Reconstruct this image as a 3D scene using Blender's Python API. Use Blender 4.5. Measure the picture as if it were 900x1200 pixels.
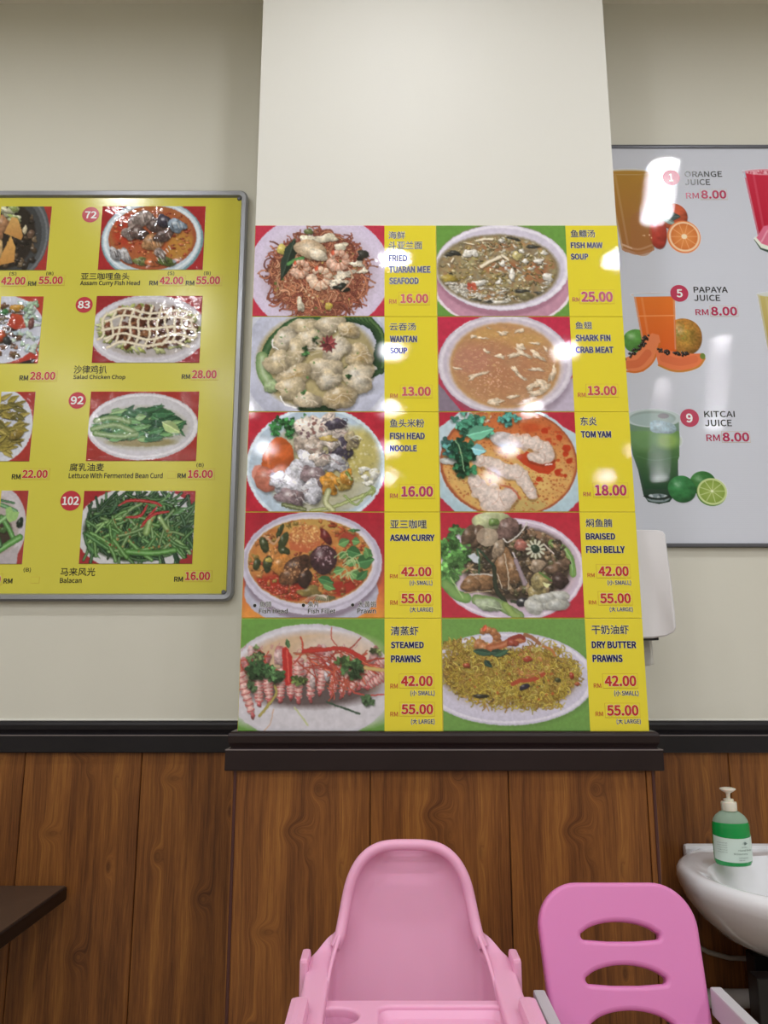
import bpy, bmesh, math, random
import numpy as np
from mathutils import Vector, Matrix

for o in list(bpy.data.objects): bpy.data.objects.remove(o)
C = bpy.context.scene.collection
SC = bpy.context.scene
PI = math.pi
# ------------------------------------------------------------------ camera, world, exposure
PITCH = math.radians(11.0); CAMZ = 1.22; FPX = 900.0
cd = bpy.data.cameras.new('camera'); cd.sensor_fit = 'HORIZONTAL'; cd.sensor_width = 36.0; cd.lens = 36.0 * FPX / 900.0
cam = bpy.data.objects.new('camera', cd); C.objects.link(cam); cam.location = (0, 0, CAMZ)
cam.rotation_euler = (PI / 2 + PITCH, 0, 0); cd.clip_start = .05; SC.camera = cam
W = bpy.data.worlds.new('world'); SC.world = W; W.use_nodes = True
W.node_tree.nodes['Background'].inputs[0].default_value = (.9, .93, 1, 1); W.node_tree.nodes['Background'].inputs[1].default_value = .4
SC.view_settings.view_transform = 'Standard'; SC.view_settings.look = 'None'; SC.view_settings.gamma = 1.0
SC.view_settings.use_curve_mapping = False; SC.view_settings.exposure = 0.0
SC.cycles.use_denoising = True; SC.cycles.max_bounces = 8; SC.cycles.diffuse_bounces = 4; SC.cycles.glossy_bounces = 4
SC.cycles.transmission_bounces = 8; SC.cycles.sample_clamp_indirect = 6.0; SC.cycles.caustics_reflective = False; SC.cycles.caustics_refractive = False
# the room: pillar face at y = PY, the wall beside it at y = WY, ceiling at CZ
PY, WY, CZ = 1.60, 1.88, 3.067
PX0, PX1 = -.294, .532
ROOM = (-3.3, 3.3, -5.4)              # left, right, back
LAMP = 150.0                          # emission of the round ceiling lamps
LAMP_X = (-2.15, -1.05, .05, 1.10, 2.25); LAMP_Y = (.98, -.10, -1.18, -2.26, -3.34, -4.42)
PRINT_GAIN = 0.9                      # printed whites come back at about this many times their albedo
# ------------------------------------------------------------------ printed pictures: a small painter (numpy only)
class Canvas:
    """a print painted in the coordinates x0..x1, y0..y1 (y down), k samples per unit; img holds sRGB 0..1"""
    def __init__(s, x0, y0, x1, y1, k, bg, seed=1):
        s.x0, s.y0, s.x1, s.y1, s.k = x0, y0, x1, y1, k
        s.W = max(2, int(round((x1 - x0) * k))); s.H = max(2, int(round((y1 - y0) * k)))
        s.img = np.zeros((s.H, s.W, 3), np.float32); s.img[:] = c3(bg)
        s.alpha = np.zeros((s.H, s.W), np.float32)
        s.X, s.Y = np.meshgrid(x0 + (np.arange(s.W) + .5) * (x1 - x0) / s.W, y0 + (np.arange(s.H) + .5) * (y1 - y0) / s.H)
        s.X = s.X.astype(np.float32); s.Y = s.Y.astype(np.float32)
        s.r = random.Random(seed); s.rng = np.random.default_rng(seed)
        s.clip = None
    def win(s, xa, ya, xb, yb):
        kx = s.W / (s.x1 - s.x0); ky = s.H / (s.y1 - s.y0)
        i0 = max(0, int((xa - s.x0) * kx) - 2); i1 = min(s.W, int((xb - s.x0) * kx) + 3)
        j0 = max(0, int((ya - s.y0) * ky) - 2); j1 = min(s.H, int((yb - s.y0) * ky) + 3)
        return (slice(j0, j1), slice(i0, i1)) if i1 > i0 and j1 > j0 else None
    def put(s, w, col, m):
        if s.clip is not None: m = m * s.clip[w]
        d = s.img[w]; s.img[w] = d + (col - d) * m[..., None]
        s.alpha[w] = np.maximum(s.alpha[w], m)
    def noise(s, sx, sy=None, oct=3, seed=None):
        """smooth noise over the canvas, about 0..1, feature size sx, sy in units"""
        sy = sy or sx; rng = np.random.default_rng(seed) if seed is not None else s.rng
        out = np.zeros((s.H, s.W), np.float32); a = 1.; t = 0.
        for o in range(oct):
            nx = int((s.x1 - s.x0) / sx * 2 ** o) + 3; ny = int((s.y1 - s.y0) / sy * 2 ** o) + 3
            g = rng.random((ny, nx)).astype(np.float32)
            u = np.linspace(0, nx - 1.001, s.W); v = np.linspace(0, ny - 1.001, s.H)
            iu = u.astype(int); iv = v.astype(int); fu = (u - iu).astype(np.float32); fv = (v - iv).astype(np.float32)
            fu = fu * fu * (3 - 2 * fu); fv = fv * fv * (3 - 2 * fv)
            A = g[iv][:, iu] * (1 - fu) + g[iv][:, iu + 1] * fu; B = g[iv + 1][:, iu] * (1 - fu) + g[iv + 1][:, iu + 1] * fu
            out += a * (A * (1 - fv)[:, None] + B * fv[:, None]); t += a; a *= .55
        return out / t
    def ell(s, cx, cy, rx, ry, col, rot=0, soft=None, a=1., grad=None, noise=0, nsize=8):
        R = max(rx, ry) * 1.1 + (soft or 0) + 3 / s.k; w = s.win(cx - R, cy - R, cx + R, cy + R)
        if not w: return
        x = s.X[w] - cx; y = s.Y[w] - cy; c, q = math.cos(rot), math.sin(rot)
        u = (x * c + y * q) / rx; v = (-x * q + y * c) / ry
        d = np.sqrt(u * u + v * v); e = (soft or 1. / s.k) / min(rx, ry)
        m = np.clip((1 - d) / e + .5, 0, 1) * a
        C = np.broadcast_to(c3(col), d.shape + (3,))
        if grad is not None:
            f = np.clip(d, 0, 1)[..., None] ** 2; C = C * (1 - f) + c3(grad) * f
        if noise:
            C = C * (1 + noise * (s.noise(nsize)[w] - .5)[..., None] * 2)
        s.put(w, np.clip(C, 0, 1), m)
    def ring(s, cx, cy, rx, ry, wd, col, rot=0, a=1., a0=None, a1=None):
        R = max(rx, ry) + wd * 2; w = s.win(cx - R, cy - R, cx + R, cy + R)
        if not w: return
        x = s.X[w] - cx; y = s.Y[w] - cy; c, q = math.cos(rot), math.sin(rot)
        u = (x * c + y * q) / rx; v = (-x * q + y * c) / ry
        d = np.abs(np.sqrt(u * u + v * v) - 1) * min(rx, ry)
        m = np.clip(1 - (d - wd / 2) * s.k, 0, 1) if wd * s.k < 4 else np.clip(1.3 - d / wd * 1.3, 0, 1)
        if a0 is not None:
            an = np.degrees(np.arctan2(y, x)) % 360; m = m * (((an - a0) % 360) < ((a1 - a0) % 360))
        s.put(w, c3(col), m * a)
    def poly(s, pts, col, a=1., grad=None):
        P = np.array(pts, np.float32); lo = P.min(0); hi = P.max(0); w = s.win(lo[0], lo[1], hi[0], hi[1])
        if not w: return
        x = s.X[w]; y = s.Y[w]; ins = np.zeros(x.shape, bool); d = np.full(x.shape, 1e9, np.float32)
        for i in range(len(P)):
            (ax, ay), (bx, by) = P[i], P[i - 1]
            if ay != by: ins ^= ((ay > y) != (by > y)) & (x < (bx - ax) * (y - ay) / (by - ay) + ax)
            ex, ey = bx - ax, by - ay; L = ex * ex + ey * ey + 1e-9
            t = np.clip(((x - ax) * ex + (y - ay) * ey) / L, 0, 1); d = np.minimum(d, np.hypot(x - ax - t * ex, y - ay - t * ey))
        sd = np.where(ins, d, -d); m = np.clip(sd * s.k + .5, 0, 1) * a
        C = np.broadcast_to(c3(col), x.shape + (3,))
        if grad is not None:
            f = np.clip((y - lo[1]) / (hi[1] - lo[1] + 1e-6), 0, 1)[..., None]; C = C * (1 - f) + c3(grad) * f
        s.put(w, C, m)
    def line(s, pts, wd, col, a=1., dark=None, taper=0, hi=0, smooth=True):
        """a stroke along pts, width wd; dark = colour of its edges, hi = strength of the bright core"""
        P = np.array(pts, np.float32)
        if smooth and len(P) > 2: P = crom(P, 5)
        lo = P.min(0) - wd; hi_ = P.max(0) + wd; w = s.win(lo[0], lo[1], hi_[0], hi_[1])
        if not w: return
        x = s.X[w]; y = s.Y[w]; d = np.full(x.shape, 1e9, np.float32); tt = np.zeros(x.shape, np.float32); n = len(P) - 1
        for i in range(n):
            ax, ay = P[i]; ex, ey = P[i + 1] - P[i]; L = ex * ex + ey * ey + 1e-9
            t = np.clip(((x - ax) * ex + (y - ay) * ey) / L, 0, 1); q = np.hypot(x - ax - t * ex, y - ay - t * ey)
            k = q < d; d = np.where(k, q, d); tt = np.where(k, (i + t) / n, tt)
        hw = wd / 2 * (1 - taper * np.abs(2 * tt - 1) ** 2)
        m = np.clip((hw - d) * s.k + .5, 0, 1) * a; C = np.broadcast_to(c3(col), x.shape + (3,)).copy(); f = np.clip(d / np.maximum(hw, 1e-3), 0, 1)
        if dark is not None: C = C + (c3(dark) - C) * (f ** 2.5)[..., None]
        if hi: C = C + (1 - C) * (hi * np.clip(1 - f * 2.2, 0, 1))[..., None]
        s.put(w, C, m)
    def blob(s, cx, cy, rx, ry, col, rot=0, wob=.12, lobes=3, sh=.45, spec=.35, tex=.15, tsz=None, drop=.35, grad=None, seed=None, sharp=40, a=1.):
        """a lump of food: wobbly outline, domed shading as the camera caught it in the print, a wet glint"""
        r = random.Random(seed) if seed is not None else s.r; R = max(rx, ry) * (1 + wob) + 4
        w = s.win(cx - R, cy - R, cx + R * 1.1, cy + R * 1.1)
        if not w: return
        x = s.X[w] - cx; y = s.Y[w] - cy; c, q = math.cos(rot), math.sin(rot)
        ph = [(r.uniform(0, 6.28), r.uniform(.4, 1)) for _ in range(lobes)]
        def D(x, y):
            u = (x * c + y * q) / rx; v = (-x * q + y * c) / ry; th = np.arctan2(v, u)
            rr = 1 + sum(wob * b / (1 + .35 * i) * np.sin((i + 2) * th + p) for i, (p, b) in enumerate(ph))
            return np.sqrt(u * u + v * v) / rr, u, v
        if drop:
            o = min(rx, ry) * .16 + 1; d, _, _ = D(x - o * .4, y - o)
            s.img[w] *= (1 - drop * np.clip((1.12 - d) * 4, 0, 1) * (1 if s.clip is None else s.clip[w]))[..., None]
        d, u, v = D(x, y); m = np.clip((1 - d) * min(rx, ry) * s.k + .5, 0, 1) * a
        h = np.sqrt(np.clip(1 - d * d, 0, 1)); X2 = x / (max(rx, 1)); Y2 = y / (max(ry, 1))
        nz = s.noise(tsz or max(max(rx, ry) * .35, 5 / s.k), oct=3)[w] - .5; big = max(rx, ry) * s.k > 5
        n2 = s.noise(2.6 / s.k, oct=1)[w] - .5 if big else nz; n3 = s.noise(max(rx, ry) * .6, max(rx, ry) * .3, oct=2)[w] - .5 if big else nz
        sh *= .82; lit = 1 - sh + sh * np.clip(.5 * h - .42 * Y2 - .25 * X2 + .35 + .8 * n3, 0, 1.3)
        lit = lit * (1 + tex * 2.2 * nz + tex * 1.1 * n2); C = np.broadcast_to(c3(col), x.shape + (3,))
        if grad is not None: C = C + (c3(grad) - C) * np.clip(d + nz * .8, 0, 1)[..., None]
        C = C * lit[..., None]
        if spec:
            g = np.exp(-(((X2 + .28) ** 2 + (Y2 + .38) ** 2) * 14)) * (.5 + 1.6 * np.clip(nz + .3, 0, 1)); C = C + (1 - C) * np.clip(g * spec, 0, 1)[..., None]
        s.put(w, np.clip(C, 0, 1), m)
    def specks(s, n, cx, cy, rx, ry, size, cols, a=1., asp=.6, soft=False):
        for _ in range(n):
            t = s.r.uniform(0, 6.283); q = math.sqrt(s.r.random()); z = s.r.uniform(*size)
            s.ell(cx + rx * q * math.cos(t), cy + ry * q * math.sin(t), z, z * s.r.uniform(asp, 1), s.r.choice(cols), s.r.uniform(0, 3.1), a=a * s.r.uniform(.6, 1))
    def strands(s, n, cx, cy, rx, ry, ln, wd, cols, curl=.8, dark=.6, ang=None, spread=3.14, hi=.15, inner=0):
        for _ in range(n):
            t = s.r.uniform(0, 6.283); q = max(inner, math.sqrt(s.r.random())); x = cx + rx * q * math.cos(t); y = cy + ry * q * math.sin(t)
            th = (s.r.uniform(-spread, spread) / 2 if ang is None else ang + s.r.uniform(-spread, spread) / 2); P = [(x, y)]; b = s.r.uniform(-curl, curl)
            L = s.r.uniform(*ln) / 4
            for _k in range(4):
                th += b + s.r.uniform(-.25, .25) * curl; x += L * math.cos(th); y += L * math.sin(th); P.append((x, y))
            mx = sum(p[0] for p in P) / 5; my = sum(p[1] for p in P) / 5
            if ((mx - cx) / rx) ** 2 + ((my - cy) / ry) ** 2 > 1.12: continue
            c = np.array(c3(s.r.choice(cols))) * s.r.uniform(.8, 1.12); s.line(P, s.r.uniform(*wd), np.clip(c, 0, 1), dark=np.clip(c * dark, 0, 1), hi=hi)
    def leaf(s, x, y, L, W, ang, col, vein=True):
        c, q = math.cos(ang), math.sin(ang); n = 7; up = []; dn = []
        for i in range(n + 1):
            t = i / n; h = W / 2 * math.sin(math.pi * t ** .8) * (1 + .12 * s.r.uniform(-1, 1)); up.append((x + L * t * c - h * q, y + L * t * q + h * c)); dn.append((x + L * t * c + h * q, y + L * t * q - h * c))
        k = np.array(c3(col)); s.poly([(a_ + 1.5, b_ + 3) for a_, b_ in up + dn[::-1]], k * .3, a=.5); s.poly(up + dn[::-1], k); s.poly(up + [(x + L * c, y + L * q), (x, y)], np.clip(k * 1.22 + .03, 0, 1), a=.8)
        if vein: s.line([(x, y), (x + L * .9 * c, y + L * .9 * q)], max(1.6, W * .08), np.clip(k * 1.5 + .08, 0, 1), a=.7)
    def herb(s, cx, cy, R, n, col, size=16):
        """a sprig of coriander: thin stems and scalloped little leaves"""
        for _ in range(n):
            t = s.r.uniform(0, 6.28); q = R * math.sqrt(s.r.random()); x = cx + q * math.cos(t); y = cy + q * math.sin(t) * .8; k = np.clip(np.array(c3(col)) * s.r.uniform(.55, 1.35), 0, 1)
            if s.r.random() < .35: s.line([(cx, cy), ((cx + x) / 2 + s.r.uniform(-6, 6), (cy + y) / 2), (x, y)], 2.6, np.clip(k * 1.4, 0, 1))
            z = size * s.r.uniform(.6, 1.2); b = s.r.uniform(0, 6.28); s.ell(x + 1, y + z * .35, z * .8, z * .6, k * .35, b, a=.5, soft=z * .5)
            for j in range(3):
                t = b + j * 1.9; s.ell(x + z * .42 * math.cos(t), y + z * .36 * math.sin(t), z * .5, z * .36, np.clip(k * s.r.uniform(.8, 1.3), 0, 1), t)
                s.line([(x, y), (x + z * .7 * math.cos(t), y + z * .6 * math.sin(t))], max(1.5, z * .09), np.clip(k * 1.6 + .05, 0, 1), a=.55)
    def prawn(s, cx, cy, R, a0, sweep, col=(236, 190, 160), band=(214, 120, 80), wd=None):
        """a curled, peeled prawn"""
        wd = wd or R * .8; n = 9; P = []
        for i in range(n):
            t = i / (n - 1); th = a0 + sweep * t; P.append((cx + R * .62 * math.cos(th), cy + R * .62 * math.sin(th)))
        for i, (x, y) in enumerate(P): s.blob(x, y, wd * .55 * (1 - .5 * i / n), wd * .5 * (1 - .5 * i / n), col, rot=a0 + sweep * i / n, wob=.05, drop=.3, spec=.3, sh=.4)
        for i in range(1, n - 1):
            th = a0 + sweep * (i + .5) / (n - 1); q = wd * .45 * (1 - .5 * i / n)
            s.line([(cx + (R * .62 - q) * math.cos(th), cy + (R * .62 - q) * math.sin(th)), (cx + (R * .62 + q) * math.cos(th + .1), cy + (R * .62 + q) * math.sin(th + .1))], R * .07, band, a=.6)
        th = a0 + sweep * 1.08; s.leaf(P[-1][0], P[-1][1], R * .5, R * .28, th + 1.4, (206, 84, 54), False)
    def glints(s, n, cx, cy, rx, ry, size=(3, 9), a=.95):
        for _ in range(n):
            x = cx + s.r.uniform(-rx, rx); y = cy + s.r.uniform(-ry, ry); z = s.r.uniform(*size); th = s.r.uniform(-.9, .9)
            s.line([(x, y), (x + z * math.cos(th), y + z * math.sin(th)), (x + z * 1.6 * math.cos(th + .4), y + z * 1.6 * math.sin(th + .4))], z * .3, (250, 252, 255), a=a, taper=.8)
    def finish(s, warp=3.5, size=20., sat=.83, grain=.05):
        """an uneven, slightly soft and faded print: wander every edge a little, mottle, desaturate"""
        for sz, am in ((size, warp), (size * .45, warp * .5)):
            dx = (s.noise(sz, oct=2) - .5) * 2 * am * s.k; dy = (s.noise(sz, oct=2) - .5) * 2 * am * s.k
            j = np.clip(np.arange(s.H)[:, None] + dy, 0, s.H - 1.001); i = np.clip(np.arange(s.W)[None] + dx, 0, s.W - 1.001)
            j0 = j.astype(int); i0 = i.astype(int); fj = (j - j0)[..., None]; fi = (i - i0)[..., None]; A = s.img
            s.img = (A[j0, i0] * (1 - fi) + A[j0, i0 + 1] * fi) * (1 - fj) + (A[j0 + 1, i0] * (1 - fi) + A[j0 + 1, i0 + 1] * fi) * fj
        s.img *= 1 + grain * 2 * (s.noise(size * 1.2, oct=2)[..., None] - .5)
        g = s.img.mean(-1, keepdims=True); s.img = np.clip(g + (s.img - g) * sat, 0, 1).astype(np.float32); return s

def c3(c):
    c = np.asarray(c, np.float32)
    return c / 255. if c.max() > 1.001 else c

def crom(P, n):
    Q = np.vstack([2 * P[0] - P[1], P, 2 * P[-1] - P[-2]]); out = []
    for i in range(1, len(Q) - 2):
        for j in range(n):
            t = j / n; a, b, c, d = Q[i - 1], Q[i], Q[i + 1], Q[i + 2]
            out.append(.5 * (2 * b + (c - a) * t + (2 * a - 5 * b + 4 * c - d) * t * t + (3 * b - a - 3 * c + d) * t ** 3))
    out.append(P[-1]); return np.array(out, np.float32)

CRIMSON = (204, 44, 70); GREENBG = (104, 160, 62); PLATE = (218, 212, 228)
# ------------------------------------------------------------------ the twenty prints
def dish_noodles():
    c = Canvas(18, 18, 880, 615, .29, CRIMSON, 3)
    c.ell(448, 330, 470, 395, PLATE, grad=(206, 190, 220)); c.ell(450, 345, 375, 300, (120, 80, 90), a=.25, soft=60)
    c.ell(432, 345, 300, 258, (112, 56, 44), soft=40)
    N = [(176, 92, 66), (160, 78, 56), (192, 110, 78), (140, 66, 50), (200, 124, 86)]
    c.strands(60, 432, 340, 350, 290, (50, 110), (7, 10), N, curl=.9, inner=.85)
    c.strands(1150, 432, 345, 318, 275, (60, 150), (8, 12), N, curl=1.0, dark=.55)
    c.strands(160, 380, 340, 240, 200, (40, 100), (8, 11), [(212, 150, 110), (200, 120, 80)], curl=1.1)
    c.specks(60, 432, 345, 300, 250, (4, 10), [(214, 180, 90), (228, 210, 170), (90, 110, 50)], asp=.5)
    c.blob(205, 180, 38, 36, (214, 196, 90)); c.blob(515, 550, 28, 22, (206, 180, 70))
    c.leaf(285, 105, 290, 84, 1.87, (38, 52, 42)); c.line([(245, 275), (290, 250), (340, 235)], 26, (96, 160, 84), dark=(60, 110, 60))
    c.blob(375, 60, 28, 22, (110, 120, 70))
    for x, y, a, b in [(360, 120, 55, 35), (490, 105, 75, 30), (590, 160, 50, 24), (330, 540, 22, 50)]: c.blob(x, y, a, b, (226, 214, 186), wob=.25, tex=.2)
    c.blob(390, 180, 112, 62, (226, 208, 176), rot=.35, wob=.12, tex=.18, grad=(200, 168, 130)); c.blob(440, 215, 60, 40, (232, 216, 188), rot=.5)
    c.prawn(325, 305, 68, 2.6, -5.2, (226, 178, 150)); c.prawn(455, 365, 86, 3.0, -5.2, (236, 200, 170)); c.prawn(575, 250, 80, 2.8, -5.3, (226, 176, 150))
    for x, y, a, b in [(610, 345, 60, 30), (580, 390, 50, 26), (700, 275, 36, 24), (540, 415, 26, 18), (740, 320, 30, 20)]: c.blob(x, y, a, b, (228, 214, 190), wob=.35, lobes=5, tex=.3)
    c.blob(600, 430, 50, 24, (44, 50, 44), wob=.3); c.blob(735, 215, 40, 30, (58, 58, 52), wob=.3)
    c.line([(600, 450), (650, 400), (665, 340), (640, 300)], 9, (196, 150, 120)); return c.finish(2.5, 10.)

def dish_wantan():
    c = Canvas(55, 460, 645, 874, .42, (196, 200, 216), 5)
    c.ell(350, 650, 330, 300, (206, 208, 226), grad=(178, 182, 206)); c.ell(345, 655, 262, 208, (176, 160, 110), soft=20)
    c.img *= (.9 + .2 * c.noise(70)[..., None])
    for P in [[(330, 465), (230, 490), (150, 560), (115, 640), (120, 720), (165, 775)], [(350, 475), (260, 500), (190, 560)]]: c.line(P, 34, (64, 106, 60), dark=(34, 70, 42), hi=.1)
    c.line([(105, 640), (110, 700), (150, 770)], 52, (150, 178, 120), dark=(96, 134, 76), hi=.3); c.blob(150, 765, 34, 28, (170, 196, 140))
    for i in range(9): c.line([(430 + 18 * i, 465), (560 + 9 * i, 490 + 6 * i), (615 + 3 * i, 560 + 12 * i), (600 + 4 * i, 660 + 4 * i)], 22, (46 + 3 * i, 84 + 3 * i, 52), dark=(24, 50, 36), hi=.12)
    c.line([(480, 690), (560, 720), (630, 700)], 26, (50, 84, 50), dark=(30, 56, 36)); c.blob(350, 862, 80, 16, (40, 70, 44))
    W = [(290, 505, 66, 42), (400, 495, 70, 40), (485, 520, 48, 36), (205, 560, 62, 52), (180, 665, 66, 52), (310, 560, 60, 44), (535, 635, 60, 54), (430, 610, 70, 50), (255, 620, 50, 60), (380, 690, 80, 48), (250, 720, 80, 46), (530, 730, 74, 62), (240, 775, 70, 46), (310, 825, 70, 32), (450, 810, 70, 60), (400, 740, 60, 36)]
    for i, (x, y, a, b) in enumerate(W):
        k = [(216, 196, 150), (222, 206, 176), (206, 172, 110), (222, 214, 200)][i % 4]
        c.blob(x, y, a, b, k, rot=c.r.uniform(-.5, .5), wob=.14, lobes=4, tex=.16, spec=.45, sh=.5, grad=(204, 186, 150))
        for j in range(5):
            t = c.r.uniform(0, 6.28); c.line([(x, y - b * .1), (x + a * .4 * math.cos(t), y + b * .4 * math.sin(t)), (x + a * .8 * math.cos(t + .4), y + b * .8 * math.sin(t + .4))], 5, (236, 226, 206), a=.55, dark=(180, 150, 110))
    for i in range(16): c.line([(300 + c.r.uniform(-20, 140), 590 + c.r.uniform(-30, 40)), (400 + c.r.uniform(-30, 30), 600), (440 + c.r.uniform(-20, 20), 560 + c.r.uniform(-30, 30))], 6, (226, 216, 200), a=.4)
    for j in range(11): t = j * .57; c.leaf(395, 580, 40, 18, t, [(128, 52, 56), (156, 70, 70), (104, 40, 50)][j % 3], False)
    c.herb(355, 560, 26, 5, (70, 104, 60), 11); c.herb(290, 615, 30, 6, (62, 112, 60), 12); c.herb(290, 790, 14, 3, (60, 110, 56), 12); c.herb(490, 720, 10, 2, (50, 90, 50), 12); c.specks(40, 350, 660, 230, 180, (2, 5), [(90, 140, 70), (240, 236, 220)])
    c.line([(190, 810), (215, 845), (260, 858)], 6, (248, 248, 250)); c.line([(150, 560), (150, 590), (175, 605)], 5, (240, 240, 240)); return c.finish(3., 10.)

def dish_fish_maw():
    c = Canvas(8, 8, 868, 602, .29, GREENBG, 7)
    c.ell(440, 400, 450, 270, (206, 150, 172), grad=(192, 134, 160)); c.ring(440, 400, 448, 268, 9, (232, 214, 226))
    c.ell(435, 300, 442, 300, (150, 96, 120), a=.6, soft=16); c.ell(438, 285, 440, 280, (226, 218, 232), grad=(198, 190, 212)); c.ring(438, 285, 425, 266, 14, (240, 236, 246), a=.7)
    c.ell(410, 300, 402, 232, (132, 118, 84), soft=16)
    c.clip = np.clip((1 - np.sqrt(((c.X - 410) / 396) ** 2 + ((c.Y - 300) / 228) ** 2)) * 14, 0, 1)
    n = c.noise(46); m = c.noise(26); c.put((slice(None), slice(None)), np.stack([.46 + .34 * n, .41 + .32 * n * m * 1.6, .26 + .22 * m], -1), np.full(n.shape, .8, np.float32))
    for x, y, a, b in [(390, 150, 110, 26), (420, 290, 130, 30), (660, 330, 80, 60), (500, 270, 60, 26), (250, 420, 60, 36), (700, 270, 90, 26), (350, 470, 60, 18)]: c.ell(x, y, a, b, (170, 92, 56), a=.6, soft=26)
    for i in range(420):
        t = c.r.uniform(0, 6.28); q = math.sqrt(c.r.random()); x = 410 + 390 * q * math.cos(t); y = 300 + 225 * q * math.sin(t)
        k = c.r.choice([(150, 136, 92), (176, 160, 112), (112, 100, 70), (196, 184, 146), (164, 140, 70), (210, 204, 184)])
        c.blob(x, y, c.r.uniform(6, 22), c.r.uniform(4, 10), k, rot=c.r.uniform(-.9, .9), wob=.3, lobes=4, spec=.5, tex=.2, drop=.2)
    for i in range(150):
        x = c.r.gauss(150, 90) if i % 2 else c.r.uniform(60, 760); y = 300 + 222 * math.sqrt(max(0, 1 - ((x - 410) / 395) ** 2)) * c.r.uniform(.55, .98)
        c.blob(x, y, c.r.uniform(5, 20), c.r.uniform(3, 9), (214, 208, 194), wob=.35, lobes=5, spec=.6, drop=.2)
    for P, wd in [([(275, 110), (320, 100), (380, 98)], 17), ([(190, 122), (255, 134)], 9), ([(300, 280), (360, 245), (432, 216)], 24), ([(440, 205), (480, 235)], 20), ([(105, 250), (120, 228)], 12)]: c.line([(a + 3, b + 8) for a, b in P], wd, (80, 66, 50), a=.5); c.line(P, wd, (230, 216, 186), dark=(190, 168, 130), hi=.4)
    for x, y, a, b in [(205, 195, 24, 22), (235, 190, 28, 24), (262, 195, 22, 22), (440, 262, 22, 18), (502, 335, 22, 34), (592, 246, 22, 14), (440, 112, 18, 14), (680, 245, 34, 16), (282, 388, 46, 20), (735, 350, 40, 24), (465, 292, 12, 12), (410, 382, 20, 14), (720, 190, 24, 16), (570, 178, 20, 14), (400, 515, 50, 16), (540, 210, 30, 34)]: c.blob(x, y, a, b, (236, 230, 218) if b != 34 or a != 30 else (206, 190, 120), wob=.22, spec=.6)
    for x, y in [(90, 200), (130, 190), (520, 95), (650, 150), (560, 440), (690, 455), (255, 500), (330, 515)]: c.blob(x, y, 46, 12, (66, 66, 60), rot=c.r.uniform(-.4, .4), wob=.2)
    c.blob(590, 475, 50, 28, (130, 120, 80)); c.specks(24, 238, 412, 34, 24, (5, 12), [(196, 70, 50), (214, 100, 70)]); c.blob(75, 360, 60, 26, (176, 152, 60), wob=.3); c.clip = None; return c.finish()

def dish_shark_fin():
    c = Canvas(16, 12, 872, 617, .29, (206, 40, 72), 9)
    c.poly([(16, 440), (16, 617), (160, 617)], (134, 118, 138)); c.poly([(872, 400), (872, 617), (640, 617)], (190, 176, 200)); c.ell(450, 345, 430, 335, (120, 100, 116), soft=30, a=.5)
    c.ell(445, 318, 430, 322, (226, 214, 222), grad=(190, 178, 198)); c.ring(445, 318, 408, 300, 14, (236, 230, 238), a=.6); c.ell(446, 325, 366, 282, (208, 188, 186), soft=22)
    c.ell(442, 325, 350, 272, (186, 124, 84), grad=(196, 148, 92), soft=16)
    c.clip = np.clip((1 - np.sqrt(((c.X - 442) / 342) ** 2 + ((c.Y - 325) / 266) ** 2)) * 16, 0, 1)
    n = c.noise(150, oct=2); c.put((slice(None), slice(None)), np.stack([.72 + 0 * n, .44 + .1 * n, .32 + .06 * n], -1), np.clip(n * 1.2, 0, 1) * .8)
    c.ell(230, 290, 130, 90, (190, 122, 104), a=.6, soft=60); c.ell(580, 160, 150, 50, (206, 158, 84), a=.7, soft=50); c.ell(330, 120, 130, 40, (206, 158, 84), a=.7, soft=40)
    for i in range(420):
        t = c.r.uniform(0, 6.28); q = math.sqrt(c.r.random()); x = 442 + 340 * q * math.cos(t); y = 325 + 262 * q * math.sin(t); z = c.r.uniform(4, 14)
        c.line([(x, y), (x + z, y + c.r.uniform(-6, 6)), (x + 1.6 * z, y + c.r.uniform(-9, 9))], 3, c.r.choice([(222, 178, 132), (206, 150, 104), (226, 190, 120)]), a=.65)
    for i in range(60): x = c.r.gauss(350, 70); y = c.r.gauss(400, 60); c.ell(x, y, 6, 3, (240, 190, 160), a=.7, rot=c.r.uniform(0, 3))
    F = [(545, 210, 34, 22, .6), (560, 250, 46, 16, .5), (650, 262, 48, 20, .7), (500, 262, 40, 14, -.3), (412, 268, 26, 16, .2), (510, 360, 44, 13, 1.0), (545, 400, 36, 10, .7), (270, 385, 66, 11, -.35), (232, 405, 26, 10, -.6), (640, 352, 44, 12, .1), (745, 380, 56, 18, 1.9), (670, 440, 50, 22, .5), (610, 460, 40, 20, -.6), (372, 560, 52, 26, -.1), (485, 525, 34, 13, -.3), (640, 500, 60, 18, -.1), (325, 235, 22, 11, .5), (135, 345, 40, 6, .2), (245, 140, 18, 14, -.6), (545, 103, 34, 13, -.4), (330, 75, 34, 5, .5), (435, 120, 30, 16, .2), (640, 185, 34, 8, .2), (705, 220, 22, 8, 1.2), (215, 530, 24, 8, .9), (700, 470, 50, 22, 0), (590, 560, 70, 24, -.1), (300, 150, 30, 8, .1)]
    for x, y, a, b, r_ in F: c.blob(x, y, a, b, (230, 204, 170), rot=r_, wob=.26, lobes=5, tex=.16, spec=.5, sh=.3, drop=.25); c.line([(x - a * .7 * math.cos(r_), y - a * .7 * math.sin(r_)), (x + a * .8 * math.cos(r_), y + a * .8 * math.sin(r_))], 4, (244, 230, 210), a=.7)
    c.clip = None; c.line([(130, 110), (170, 75), (230, 40)], 5, (250, 248, 252), a=.8); return c.finish()

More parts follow.
